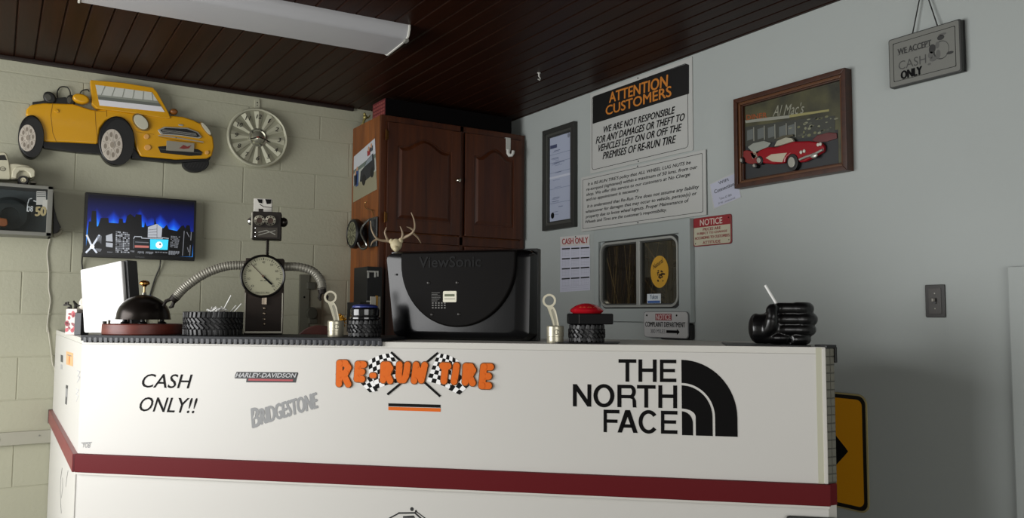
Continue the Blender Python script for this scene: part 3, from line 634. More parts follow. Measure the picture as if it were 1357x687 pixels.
# piston and connecting rod pairs
PST = P('#b5b09c', .32, .55)
def piston(x, y, z, label, rz):
    t = at(x, y, z, rz, 'piston_rod', label, 'piston', 'polished pistons on the counter')
    b = MB(); pr = [(0, 0), (.026, 0)]
    for h in (.004, .009, .014): pr += [(.0268, h), (.0268, h+.003), (.0252, h+.0032), (.0252, h+.0048)]
    pr += [(.0268, .02), (.0268, .050), (.0245, .053), (.020, .053), (.020, .04), (0, .04)]
    b.lathe(pr, PST, seg=36); b.build('piston_crown', t)
    b = MB(T(.004, -.0262, .034) @ RX(90)); b.lathe([(0, .0), (.0062, .0), (.0075, .0016), (.0082, .0005), (.0082, -.003)], P('#8d8a7b', .35, .6), seg=18); b.build('wrist_pin', t)
    cx, cz = -.019, .131
    b = MB(RX(90)); L = [(.012, .04), (-.0035, .04), (-.009, .06), (-.0165, .085), (-.027, .112), (-.013, .118), (-.004, .112), (.003, .098), (.0085, .072), (.0115, .055)]
    b.prism(L, -.007, .007, PST, .002); b.prism([(.006, .048), (.0, .048), (-.006, .075), (-.014, .102), (-.008, .106), (-.001, .09), (.004, .068)], .006, .0085, P('#8f8c7d', .4, .5), .001); b.build('rod', t)
    b = MB(T(cx, 0, cz) @ RX(90)); b.lathe([(.0145, -.009), (.021, -.009), (.0215, 0), (.021, .009), (.0145, .009), (.0145, -.009)], PST, seg=36); b.build('rod_eye', t)
    return t
piston(-1.745, -1.903, ZM, 'polished piston with upright connecting rod left of the computer monitor', math.radians(-24))
piston(-1.231, -2.436, CT, 'polished piston with upright connecting rod right of the computer monitor', math.radians(-36))
# toy tyres carrying push buttons
t1 = tire_thing('tire_stand', 'small black toy tire under the blue-topped button', -1.667, -1.962, ZM, .056, .056, .03, puffy=True, nb=22, group='small toy tires on the counter')
t = at(-1.667, -1.962, ZM+.0565, RV, 'push_button', 'glossy black push button with blue top on a toy tire', 'button', 'push buttons on toy tires')
b = MB(); b.lathe([(0, 0), (.049, 0), (.051, .003), (.051, .008), (.046, .011), (.048, .016), (.048, .034), (.044, .040), (0, .042)], P('#0c0d10', .15, coat=.5), seg=40); b.build('button_base', t)
b = MB(T(0, 0, .040)); b.lathe([(.042, 0), (.042, .005), (.036, .009), (.02, .0115), (0, .012)], P('#1c2c74', .35, bump=.4, bscale=120), seg=36); b.build('button_top', t, label='dark blue cap')
mt2 = place('black_pad', 'small black pad under the toy tire with the red button', 'mat', 1.60, .1)
b = MB(); b.prism([(p[0], p[1]) for p in rr(-.005, -.07, .185, .09, .01)], .0003, .003, BLACK, .0008); b.build('pad', mt2)
t2 = tire_thing('tire_stand', 'small black toy tire under the red button', -1.148, -2.488, CT+.003, .058, .055, .03, puffy=True, nb=22, group='small toy tires on the counter')
t = at(-1.148, -2.488, CT+.0585, math.radians(-35), 'push_button', 'red domed push button on a square black base', 'button', 'push buttons on toy tires')
b = MB(); b.box(-.06, .078, -.055, .055, 0, .033, P('#0a0a0b', .6, spec=.15), .004); b.box(-.0265, -.0255, -.0556, -.055, .002, .03, P('#55504a', .5)); b.build('button_base', t)
RD = P('#b01622', .22, coat=.4)
b = MB(T(.0, 0, .032)); b.lathe([(0, -.002), (.04, -.002), (.05, .006), (.0525, .0105), (.047, .017), (.034, .026), (.018, .032), (0, .034)], RD, seg=40); b.build('button_top', t, label='glossy red dome')
bt = MB(RX(0)); 
# word on the red dome, following its slope
GY = P('#d8b25a', .4); g_, fs_, _a = text_geo('easy', .02)
vs = []
for u, v in g_:
    a = math.radians(-90-40+u*72); rr_ = .0505-.009*v; h = .032+.0125+.0085*v; vs.append((rr_*math.cos(a), rr_*math.sin(a), h))
b = MB(); b.add(vs, fs_, GY); b.build('word', t)
# fist
pad = place('black_pad', 'thin black pad under the black fist', 'mat', 2.13, .09)
b = MB(); b.prism(rr(-.03, -.08, .205, .12, .008), .0003, .003, BLACK, .0008); b.build('pad', pad)
t = at(-.728, -2.893, CT+.003, math.radians(-34), 'fist_holder', 'black glossy sculpted fist holding a white straw at the right end of the counter', 'ornament')
FI = P('#0b0b0c', .28)
b = MB()
def fing(z, xk, xt, r):
    b.tube(hose([(-.01, .045, z*.8+.012), (xk-.028, .045, z), (xk-.004, .026, z), (xk, .004, z), (xk-.012, -.02, z), (xk-.05, -.026, z), (xt+.012, -.026, z), (xt, -.018, z), (xt-.004, .004, z)], r, 5), [r*.95]*16+[r*1.12]*9+[r]*11+[r*.9]*5, FI, 12)
    b.ell((xk-.006, .006, z), r*1.05, r*1.25, r*1.02, FI)
fing(.1065, .074, -.018, .0175); fing(.0750, .083, -.016, .0185); fing(.0445, .079, -.014, .0175); fing(.0165, .066, .0, .0155)
b.ell((-.005, .022, .056), .062, .034, .052, FI); b.box(-.03, .05, -.01, .045, .006, .1, FI, .012)
b.ell((-.02, -.004, .02), .055, .038, .02, FI); b.box(-.012, .062, -.030, .04, .008, .112, FI, .012); b.box(-.05, .03, -.02, .045, .003, .075, FI, .015)
b.tube(hose([(-.078, .018, .045), (-.05, .008, .046), (-.0, .015, .05)], 0, 4), [.043, .044, .045, .045, .046, .046, .047, .047, .047], FI, 20)
b.ell((-.074, .018, .048), .021, .043, .0445, FI)
b.tube(hose([(-.06, -.012, .03), (-.049, -.034, .05), (-.044, -.042, .078), (-.041, -.036, .1), (-.034, -.026, .106)], 0, 5), [.019]*10+[.0165]*5+[.0175]*4+[.012]*2, FI, 14)
b.ell((-.043, -.036, .1), .017, .016, .017, FI)
o = b.build('fist', t)
rm = o.modifiers.new('r', 'REMESH'); rm.mode = 'VOXEL'; rm.voxel_size = .0026; rm.use_smooth_shade = True
sm = o.modifiers.new('s', 'SMOOTH'); sm.factor = .5; sm.iterations = 7
me = bpy.data.meshes.new_from_object(o.evaluated_get(bpy.context.evaluated_depsgraph_get())); o.modifiers.clear(); o.data = me
zmin = min(v.co.z for v in me.vertices)
for v in me.vertices: v.co.z = max(v.co.z-zmin*.5, 0.0)
Rf = Matrix.Rotation(math.radians(-34), 3, 'Z'); fb = Vector((-.728, -2.893, CT+.003))
stick('drinking_straw', 'white straw standing in the black fist', fb+Rf @ Vector((-.004, -.004, .095)), fb+Rf @ Vector((-.049, .004, .176)), .0040, P('#ecebe8', .4), cat='straw')

# ---------------------------------------------------------------- computer monitor seen from behind
ms = .00251
t = at(-1.382, -2.088, CT, math.radians(-52), 'computer_monitor', 'black computer monitor seen from behind at the middle of the counter', 'monitor')
SH1 = P('#09090b', .2, spec=.3); SH2 = P('#0c0a09', .6, spec=.08)
z0, z1 = .0, .312
b = MB(); b.prism([(-.245, .0005), (.272, .0005), (.272, .307), (-.272, .307)], -.03, .004, P('#0c0c0d', .35), .003, X=T(0, 0.03, 0) @ RX(90)); b.build('front_bezel', t)
# back shell: lofted between outline rings
def loft(b, rings, m, cap=True):
    n = len(rings[0]); vs = [p for r in rings for p in r]; fs = []
    for i in range(len(rings)-1):
        for j in range(n): k = (j+1) % n; fs.append((i*n+j, i*n+k, (i+1)*n+k, (i+1)*n+j))
    if cap: fs.append(tuple(range((len(rings)-1)*n, len(rings)*n)))
    return b.add(vs, fs, m)
def ringxz(x0, xb0, x1, xb1, za, zb, y, r=.02, n=5):
    # rounded quad: bottom from xb0..xb1, top from x0..x1
    base = rr(0, 0, 1, 1, .08, n); out = []
    for u, v in base: out.append(((xb0*(1-u)+xb1*u)*(1-v)+(x0*(1-u)+x1*u)*v, y, za*(1-v)+zb*v))
    return out
b = MB()
loft(b, [ringxz(-.27, -.243, .27, .27, .001, .305, .024), ringxz(-.269, -.240, .268, .266, .002, .303, .0), ringxz(-.264, -.228, .262, .258, .006, .298, -.026), ringxz(-.208, -.17, .235, .23, .02, .29, -.0365), ringxz(-.19, -.155, .215, .21, .03, .28, -.037)], SH1)
b.build('back_shell', t, angle=50)
# the bowl shaped bulge
bow = [(-.196, .296)]+[(.012+.208*math.cos(a), .262-.218*math.sin(a)) for a in [PI-PI*i/30 for i in range(31)]]+[(.220, .296)]
b = MB(RX(90)); b.prism(bow, .015, .05, SH2, .007, seg=4); b.build('bulge', t, angle=50)
b = MB(RX(90)); b.text('ViewSonic', (-.125, .244, .10, .280), .0516, P('#040404', .5, spec=.12), .02); b.build('raised_lettering', t)
b = MB(RX(90)); b.box(-.035, .012, .128, .162, .0498, .0508, P('#d3cfba', .5)); b.prism(rr(-.036, .127, .013, .164, .004), .0496, .0503, P('#d3cfba', .5))
b.box(-.03, .006, .146, .154, .0508, .0513, P('#4a5230', .5)); b.box(-.031, .008, .137, .139, .0508, .0513, P('#5a5844', .5)); b.build('inventory_sticker', t, label='cream inventory sticker')
b = MB(RX(90)); LG = P('#5d5c58', .6)
for i in range(6): b.box(-.078, -.045+random.uniform(-.012, .003), .158-i*.0055, .1595-i*.0055, .0502, .0506, LG)
for r in range(3):
    for c in range(5): b.box(-.076+c*.011, -.070+c*.011, .106+r*.008, .1105+r*.008, .0502, .0506, LG)
b.build('rating_plate', t)
for x, z in ((-.09, .192), (.015, .192), (-.076, .085), (.022, .087)):
    b = MB(T(x, -.0495, z) @ RX(90)); b.lathe([(.006, -.002), (.006, .002), (.0035, .0035), (0, .0035)], P('#2c2a28', .35, .5), seg=12); b.build('screw', t)
b = MB(T(-.222, -.036, .222) @ RX(90)); b.lathe([(0, .003), (.0035, .003), (.0035, 0)], BLACK, seg=10); b.build('screw', t)
b = MB(); b.box(-.06, .06, .03, .06, .003, .12, BLACK, .006); b.prism(ring(0, .10, .12, .09, 28), 0.0005, .012, BLACK, .003); b.build('stand', t)

# antlers
tm = Matrix.Translation((-1.382, -2.088, CT)) @ Matrix.Rotation(math.radians(-52), 4, 'Z')
ap = tm @ Vector((-.246, .012, .3075))
t = at(ap.x, ap.y, ap.z, RV, 'antler_mount', 'small deer skull cap with branching antlers on top of the computer monitor', 'antlers')
BONE = P('#b9ad8b', .6, var=.2, vscale=40); ANT = P('#8c7a62', .55, var=.3, vscale=25)
a_ = .00247
def AP(px, py, y=0): return ((px-523)*a_, y, (329.5-py)*a_+.0)
b = MB(); b.ell((0, 0, .022), .021, .016, .022, BONE, seg=14, rings=8); b.ell((.002, -.008, .008), .012, .014, .012, BONE, seg=12, rings=6); b.ell((-.017, 0, .034), .009, .009, .010, BONE, seg=10, rings=6); b.ell((.016, 0, .036), .009, .009, .011, BONE, seg=10, rings=6); b.build('skull_cap', t)
cA = .247*.01*1.0
b = MB()
b.tube(hose([AP(518, 315.5), AP(510, 315), AP(500, 314, -.01), AP(494, 309, -.02), AP(489, 299, -.02), AP(486.5, 287, -.012)], 0, 5), [.0062-.00018*i for i in range(26)], ANT, 9)
b.tube(hose([AP(511, 315), AP(509, 309, -.008), AP(507.5, 303, -.012), AP(510, 296, -.014)], 0, 4), [.0048, .0046, .0044, .0042, .004, .0037, .0034, .003, .0027, .0023, .002, .0016, .0011], ANT, 8)
b.tube(hose([AP(497, 313, -.01), AP(491, 317, -.02), AP(489, 323, -.025)], 0, 4), [.0046, .0044, .004, .0036, .003, .0026, .002, .0016, .001], ANT, 8); b.build('antler', t)
b = MB()
b.tube(hose([AP(529, 313), AP(535, 310), AP(543, 307, -.01), AP(549, 303, -.02), AP(551.5, 296, -.022), AP(549.5, 285, -.015), AP(545, 275, -.01)], 0, 5), [.0062-.00015*i for i in range(31)], ANT, 9)
b.tube(hose([AP(531, 312), AP(533, 306, -.008), AP(532, 300, -.014), AP(530, 295, -.018)], 0, 4), [.0048, .0046, .0044, .0042, .004, .0037, .0034, .003, .0027, .0023, .002, .0016, .0011], ANT, 8)
b.tube([AP(550, 301, -.02), AP(545, 297.5, -.03), AP(541, 296.5, -.036)], [.004, .003, .001], ANT, 8)
b.tube([AP(548, 304, -.018), AP(554, 310, .0), AP(558, 318, .01)], [.004, .003, .001], ANT, 8); b.build('antler', t)

# ---------------------------------------------------------------- tall oak cabinet
OAK = wood('oak', '#5a2e10', '#8a4e1c', (26, 26, 1.6), .38); OAK_SHADED = wood('oak_shaded', '#35170a', '#552a10', (26, 26, 1.6), .4)  # second oak is the same wood with the doors' shade in its colour
cab = thing('wooden_cabinet', 'tall brown oak cabinet with arched panel doors in the room corner', 'cabinet', (-.48, -.21, 0))
O = T(.48, .21, 0)
X0, X1, YF, ZT = -.9585, -.012, -.42, 2.255
b = MB(O); b.box(X0, X1, YF+.02, -.004, .0, ZT, OAK, .002); b.build('carcass', cab)
b = MB(O)
for a, c in ((X0, X0+.035), (-.462, -.438), (X1-.03, X1)): b.box(a, c, YF, YF+.02, 0, ZT, OAK_SHADED, .002)
for a, c in ((0, .1), (1.555, 1.605), (2.222, ZT)): b.box(X0+.035, X1-.03, YF, YF+.02, a, c, OAK_SHADED, .0015)
b.build('face_frame', cab)
def door(x0, x1, z0, z1, arch, name='door'):
    M = O @ Matrix(((1, 0, 0, 0), (0, 0, -1, YF), (0, 1, 0, 0), (0, 0, 0, 1)))
    st = .062; b = MB(M); r0, r1 = z0+st+.008, z1-st-.01
    b.box(x0, x1, z0, z1, .001, .012, OAK_SHADED, .0)
    b.box(x0, x0+st, z0, z1, .001, .02, OAK_SHADED, .004); b.box(x1-st, x1, z0, z1, .001, .02, OAK_SHADED, .004); b.box(x0+st-.002, x1-st+.002, z0, r0, .001, .0195, OAK_SHADED, .003)
    xa, xb = x0+st, x1-st; n = 24
    def az(u, drop=.055): 
        if not arch: return r1
        s = max(0, 1-abs(2*u-1)/.86); return r1-drop+drop*(.5-.5*math.cos(PI*s))
    top = [(xa+(xb-xa)*i/n, az(i/n)) for i in range(n+1)]
    b.prism([(x1-st+.002, z1), (x0+st-.002, z1), (x0+st-.002, top[0][1])]+top+[(x1-st+.002, top[-1][1])], .001, .0195, OAK_SHADED, .0)
    o = b.build(name, cab)
    g = .008; b = MB(M); tp = [(xa+g+(xb-xa-2*g)*i/n, az(i/n)-g) for i in range(n+1)]
    A = [(xa+g, r0+g), (xb-g, r0+g)]+tp[::-1]
    cx, cz = (xa+xb)/2, (r0+r1)/2; h = .016
    B = [(xa+g+h, r0+g+h), (xb-g-h, r0+g+h)]+[(xa+g+h+(xb-xa-2*g-2*h)*i/n, az(i/n)-g-h) for i in range(n+1)][::-1]
    vs = [(x, y, .0125) for x, y in A]+[(x, y, .0205) for x, y in B]; k = len(A)
    b.add(vs, [(i, (i+1) % k, k+(i+1) % k, k+i) for i in range(k)]+[tuple(range(k, 2*k))], OAK_SHADED)
    b.build('raised_panel', o, angle=12)
    return o, M
KN = P('#b9b4a6', .2, 1)
dl, M = door(-.926, -.466, 1.61, 2.216, True)
b = MB(M @ T(-.488, 1.928, .02)); b.lathe([(.007, 0), (.005, .004), (.0045, .012), (.012, .017), (.0135, .021), (.010, .026), (0, .028)], KN, seg=18); b.build('knob', dl)
b = MB(M); b.box(-.936, -.922, 2.115, 2.165, .018, .023, P('#6d4a24', .35, .9), .002); b.cyl((-.937, 2.11, .02), (-.937, 2.17, .02), .004, P('#6d4a24', .35, .9), seg=8); b.build('hinge', dl)
b = MB(M); b.box(-.936, -.922, 1.66, 1.71, .018, .023, P('#6d4a24', .35, .9), .002); b.cyl((-.937, 1.655, .02), (-.937, 1.715, .02), .004, P('#6d4a24', .35, .9), seg=8); b.build('hinge', dl)
dr, M = door(-.436, -.04, 1.61, 2.216, True)
door(-.926, -.466, .11, 1.55, False); door(-.436, -.04, .11, 1.55, False)
# over door hook
WPL = P('#c9c9c2', .45)
t = thing('door_hook', 'white plastic hook hanging over the right cabinet door', 'hook', (-.145, -.445, 2.2))
b = MB(T(.145, .445, -2.2)); b.box(-.16, -.128, -.4445, -.4405, 2.145, 2.222, WPL, .001); b.box(-.16, -.128, -.4445, -.424, 2.2195, 2.2225, WPL, .001); b.tube([(-.144, -.4425, 2.15), (-.144, -.4425, 2.128), (-.140, -.452, 2.113), (-.132, -.463, 2.113), (-.127, -.468, 2.124), (-.125, -.469, 2.14)], [.013, .012, .011, .010, .009, .009], WPL, 10); b.build('hook_body', t)
# things on the cabinet
t = thing('long_carton', 'long dark red carton, front painted black as shade, with red printed end lying on top of the cabinet', 'box', (-.55, -.35, ZT))
b = MB(); DR = P('#070505', .9, spec=.1); b.box(-.38, .45, -.06, .12, 0, .1, DR, .003); b.box(-.3815, -.379, -.058, .118, .002, .098, P('#5b1f22', .6)); b.build('carton', t)  # near-black body: shade on the red carton's front put into the colour
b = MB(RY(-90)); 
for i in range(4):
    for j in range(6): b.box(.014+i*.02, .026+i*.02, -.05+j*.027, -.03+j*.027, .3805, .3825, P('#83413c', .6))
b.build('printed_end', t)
t = thing('gold_figurine', 'small pale gold figurine on the back edge of the cabinet top', 'figurine', (-.93, -.12, ZT))
GD = P('#a59a5e', .4, .6)
b = MB(); b.box(-.02, .02, -.02, .02, 0, .012, GD, .003); b.tube([(-.012, 0, .01), (-.008, 0, .03), (0, 0, .045)], [.006, .007, .009], GD, 10); b.ell((0, 0, .05), .013, .011, .014, GD); b.tube([(0, 0, .045), (.02, 0, .05), (.03, 0, .065)], [.006, .005, .004], GD, 8); b.ell((-.004, 0, .068), .008, .008, .009, GD); b.build('figure', t)
# photo poster on the cabinet side
MS = Matrix(((0, 0, -1, X0), (-1, 0, 0, 0), (0, 1, 0, 0), (0, 0, 0, 1)))
q = [(-0.0277, 2.0826), (0.3381, 2.1360), (0.3822, 1.8436), (0.0224, 1.8096)]
q = [(max(p[0], .03), p[1]) for p in q]
t = thing('photo_poster', 'photo print of people beside a dark jeep on the cabinet side', 'poster', (X0, -.2, 1.95)); Mq = T(-X0, .2, -1.95) @ MS
b = MB(Mq); b.flat(q, .0015, P('#b9bcc0', .5)); b.build('sheet', t)
def sub(u0, v0, u1, v1): return [bil(q, u0, v1), bil(q, u1, v1), bil(q, u1, v0), bil(q, u0, v0)]
b = MB(Mq); b.flat(sub(0, 0, 1, .36), .002, P('#86826a', .6)); b.flat(sub(0, .36, 1, .62), .002, P('#a3a69d', .6)); b.flat(sub(0, .62, 1, .7), .002, P('#5f6b62', .6))
JP = P('#23262b', .5); bq = lambda pts: [bil(q, u, v) for u, v in pts]
b.flat(bq([(.3, .36), (.34, .56), (.5, .6), (.62, .7), (.9, .74), (.95, .6), (.95, .4), (.75, .32), (.5, .3)]), .0025, JP); b.flat(bq([(.52, .6), (.64, .69), (.86, .72), (.86, .62)]), .003, P('#7d868c', .5))
for u, v, r in ((.48, .34, .026), (.84, .38, .024)): c = bil(q, u, v); b.prism(ring(c[0], c[1], r, r*1.25, 16), .0028, .0033, P('#101113', .5))
for u, v, h, m in ((.18, .3, .42, '#27406f'), (.1, .34, .3, '#2f3440'), (.72, .76, .15, '#8a2a2a'), (.84, .8, .13, '#3a3f46')):
    b.flat(bq([(u-.06, v), (u-.07, v+h*.75), (u-.02, v+h*.8), (u+.03, v+h*.8), (u+.07, v+h*.72), (u+.06, v)]), .0028, P(m, .6)); c = bil(q, u, v+h*.88); b.prism(ring(c[0], c[1], .011, .014, 12), .0026, .0031, P('#b48a6c', .6))
b.build('printed_picture', t)
# lamp on wire hook
q = [(0.0473, 1.6690), (0.2169, 1.7010), (0.4183, 1.7226), (0.4268, 1.5194), (0.2473, 1.5188), (0.2557, 1.8128), (0.3011, 1.7648)]
t = thing('hanging_lamp', 'round black and chrome lamp hanging by a wire hook on the cabinet side', 'lamp', (X0, -.25, 1.6)); Ml = T(-X0, .25, -1.6) @ MS
BLM = P('#1b1b1c', .35, .3)
b = MB(Ml @ T(.215, 1.607, 0)); b.lathe([(.075, .03), (.085, .05), (.083, .075), (.072, .082), (.066, .078)], BLM, seg=36); b.lathe([(.075, .03), (.06, .012), (0, .008)], BLM, seg=36); b.build('barrel', t)
b = MB(Ml @ T(.215, 1.607, .076)); b.lathe([(0, .003), (.066, .002)], P('#77775f', .25, .3), seg=36)
for i in range(12): a = PI*2*i/12; b.line([(.018*math.cos(a), .018*math.sin(a)), (.058*math.cos(a), .058*math.sin(a))], .003, .0042, P('#3d3c30', .4))
b.build('lens', t)
b = MB(Ml); b.box(.30, .41, 1.525, 1.69, .004, .014, P('#5d5f60', .3, .8), .004); b.box(.315, .395, 1.54, 1.675, .014, .02, P('#2c2d2e', .4, .4), .003); b.build('backplate', t)
b = MB(Ml); b.tube(hose([(.32, 1.68, .02), (.30, 1.64, .05), (.31, 1.6, .06), (.35, 1.565, .06), (.37, 1.53, .05), (.34, 1.515, .05), (.31, 1.52, .06), (.29, 1.55, .07)], 0, 5), .006, P('#8c8d89', .25, .9), 8); b.build('chrome_loop', t)
b = MB(Ml); b.tube(hose([(.36, 1.69, .01), (.355, 1.715, .012), (.34, 1.73, .014), (.27, 1.745, .014), (.24, 1.765, .012), (.235, 1.785, .01), (.245, 1.79, .004)], 0, 4), .0025, P('#b08a58', .3, .9), 6); b.build('wire_hook', t)
# black wall rack hung on the cabinet side
t = thing('file_rack', 'black letter rack with white clips hanging beside the wooden cabinet', 'rack', (-1.01, -.36, 1.12)); Mr = T(1.01, .36, -1.12)
b = MB(Mr); BK = P('#171718', .45); b.box(-1.045, X0-.001, -.47, -.28, 1.06, 1.41, BK, .003); b.box(-1.085, -1.0, -.478, -.29, 1.06, 1.22, BK, .003); b.build('rack_body', t)
b = MB(Mr); CLP = P('#b8b8b0', .4)
for z in (1.385, 1.225):
    b.box(-1.047, -.985, -.474, -.469, z-.006, z+.003, CLP, .001)
for x, z in ((-1.044, 1.36), (-1.005, 1.365), (-.99, 1.37)): b.box(x, x+.008, -.476, -.47, z-.012, z+.018, CLP, .001)
b.build('clip', t)
b = MB(Mr); b.box(-1.03, -1.0, -.486, -.479, 1.12, 1.25, P('#cfcabc', .6)); b.box(-1.0, -.988, -.484, -.479, 1.12, 1.255, P('#c8932a', .6)); b.box(-.988, -.972, -.482, -.479, 1.12, 1.25, P('#a49f92', .6)); b.build('papers', t)
# yellow sponge-like tuft
t = at(-1.69, -1.79, ZM, RV, 'yellow_duster', 'small fuzzy yellow ball behind the left piston', 'duster')
b = MB()
b.ell((0, 0, .05), .018, .018, .022, P('#c98f1e', .8)); 
for i in range(60):
    a, e_ = random.uniform(0, 6.28), random.uniform(-1.2, 1.5); d = Vector((math.cos(a)*math.cos(e_), math.sin(a)*math.cos(e_), math.sin(e_)))
    b.cyl(tuple(Vector((0, 0, .05))+d*.012), tuple(Vector((0, 0, .05))+d*.026), .003, P('#c98f1e', .8), .001, seg=5)
b.build('tuft', t); b = MB(); b.cyl((0, 0, 0), (0, 0, .04), .005, P('#8a6a28', .6)); b.build('handle', t)
# stool behind the counter
t = at(-1.50, -.98, 0, math.radians(-30), 'bar_stool', 'reddish brown stool with rounded wooden backrest behind the counter', 'stool')
RW = wood('stool_wood', '#3f160d', '#5f2414', (20, 20, 3), .4)
b = MB(); b.lathe([(0, .74), (.18, .74), (.19, .755), (.185, .775), (0, .78)], RW, X=T(0, -.05, 0), seg=28); b.build('seat', t)
for sx in (-1, 1):
    for sy in (-1, 1): b = MB(); b.cyl((.17*sx, .17*sy-.05, 0), (.11*sx, .11*sy-.05, .745), .017, RW, .02, seg=10); b.build('leg', t)
b = MB(); 
for z, r in ((.25, .155), (.4, .145)): b.tube([(r*math.cos(a), r*math.sin(a)-.05, z) for a in [2*PI*i/24 for i in range(25)]], .009, RW, 8)
b.build('foot_ring', t)
b = MB(RX(90)); b.prism([(-.12, .90), (.12, .90)]+[(.125*math.cos(a), .968+.138*math.sin(a)) for a in [PI*i/24 for i in range(25)]], -.12, -.09, RW, .006); b.build('backrest', t)
for sx in (-1, 1): b = MB(); b.cyl((.09*sx, .10, .76), (.10*sx, .105, .93), .012, RW, seg=8); b.build('back_post', t)

# ---------------------------------------------------------------- fluorescent fixture
t = thing('ceiling_light', 'unlit white fluorescent wraparound light on the brown plank ceiling', 'ceiling light', (-1.88, -1.26, ZC), math.radians(-3.5))
DIF = P('#b4b4b6', .35); EDG = P('#b9b8a8', .45)
L2 = .612
b = MB(); prof = [(-.148, 0), (-.148, -.018), (-.135, -.044), (-.11, -.056), (.11, -.056), (.135, -.044), (.148, -.018), (.148, 0)]
vs = [(x, y, z) for x in (-L2+.004, L2-.004) for y, z in prof]; n = len(prof)
b.add(vs, [(i, i+1, n+i+1, n+i) for i in range(n-1)], DIF); b.build('diffuser', t, angle=40)
b = MB(); b.box(-L2, L2, -.14, .14, -.012, 0.004, P('#c9c9c2', .5)); b.build('housing', t)
for sx in (-1, 1):
    b = MB(T(sx*L2, 0, 0) @ Matrix(((0, 0, 1, 0), (1, 0, 0, 0), (0, 1, 0, 0), (0, 0, 0, 1)))); b.prism([(x*1.03, y*1.06) for x, y in prof[::-1]], -.004, .004, P('#dad9d0', .45), .001)
    b.box(-.13, -.10, -.066, -.055, -.01, .006, P('#8f8f88', .4), .001); b.build('end_cap', t)
t = thing('ceiling_hook', 'tiny white hook screwed into the ceiling boards', 'hook', (-.44, -1.195, ZC))
b = MB(); b.cyl((0, 0, .0), (0, 0, -.02), .004, WPL); b.tube([(0, 0, -.018), (.008, 0, -.028), (.004, 0, -.038), (-.006, 0, -.034)], .003, WPL, 6); b.lathe([(0, -.003), (.009, -.003), (.009, .0)], WPL, seg=10); b.build('hook_body', t)

# ---------------------------------------------------------------- block wall: television
t, M = wall_thing('television', 'small flat television showing a blue night skyline on the block wall', 'television', 'back', -2.09, 1.588)
b = MB(M); b.prism(rr(-2.353, 1.428, -1.836, 1.747, .004), .03, .06, P('#0b0b0c', .3), .003); b.box(-2.25, -1.95, 1.5, 1.68, .018, .032, BLACK, .004); b.build('cabinet', t)
b = MB(M); b.box(-2.15, -2.03, 1.54, 1.64, 0, .02, BLACK, .002); b.build('wall_bracket', t)
sx0, sx1, sz0, sz1 = -2.341, -1.847, 1.449, 1.737
tvm = bpy.data.materials.new('screen_sky'); tvm.use_nodes = True; nt = tvm.node_tree; bs = nt.nodes['Principled BSDF']; bs.inputs['Base Color'].default_value = (.004, .004, .006, 1); bs.inputs['Roughness'].default_value = .2
tc = nt.nodes.new('ShaderNodeTexCoord'); sp = nt.nodes.new('ShaderNodeSeparateXYZ'); nt.links.new(tc.outputs['Object'], sp.inputs[0])
def mth(op, a, bb=None, c=None):
    n = nt.nodes.new('ShaderNodeMath'); n.operation = op; n.use_clamp = False
    for i, v in enumerate((a, bb, c)):
        if v is None: continue
        if isinstance(v, (int, float)): n.inputs[i].default_value = v
        else: nt.links.new(v, n.inputs[i])
    return n.outputs[0]
hgt = mth('DIVIDE', mth('SUBTRACT', sp.outputs['Y'], sz0-1.588), sz1-sz0)
tot = None
for cx, w, top in ((-2.225, .05, .78), (-2.175, .05, .74), (-2.105, .042, .84), (-2.01, .05, .78), (-1.945, .05, .72), (-2.3, .035, .8), (-2.05, .09, .7)):
    d = mth('DIVIDE', mth('ABSOLUTE', mth('SUBTRACT', sp.outputs['X'], cx+2.09)), w)
    v = mth('SUBTRACT', mth('SUBTRACT', top, hgt), mth('MULTIPLY', d, .22)); v = mth('MAXIMUM', v, 0)
    v = mth('MULTIPLY', v, 3.2); tot = v if tot is None else mth('MAXIMUM', tot, v)
base = mth('MAXIMUM', mth('MULTIPLY', mth('SUBTRACT', .96, hgt), .62), 0); tot = mth('MULTIPLY', mth('ADD', mth('MULTIPLY', tot, .75), base), 1.0)
rp = nt.nodes.new('ShaderNodeValToRGB'); el = rp.color_ramp.elements; el[0].position = .0; el[0].color = (.001, .001, .006, 1); el[1].position = 1; el[1].color = (.02, .27, .9, 1)
e = el.new(.25); e.color = (.001, .006, .12, 1); e = el.new(.6); e.color = (.003, .05, .55, 1)
nt.links.new(tot, rp.inputs['Fac']); nt.links.new(rp.outputs['Color'], bs.inputs['Emission Color']); bs.inputs['Emission Strength'].default_value = 1
SB = P('#05060a', .25); SWH = P('#9fa3aa', .4, emit=.55); SGY = P('#6f7278', .4, emit=.4); SCY = P('#35b8dc', .4, emit=.8); SDG = P('#191b20', .3, emit=.3)
b = MB(M); b.flat([(sx0, sz0), (sx1, sz0), (sx1, sz1), (sx0, sz1)], .0608, tvm); b.build('screen', t)
scr = [o for o in t.children if o.name.startswith('screen')][0]
def S2(pts): return pts
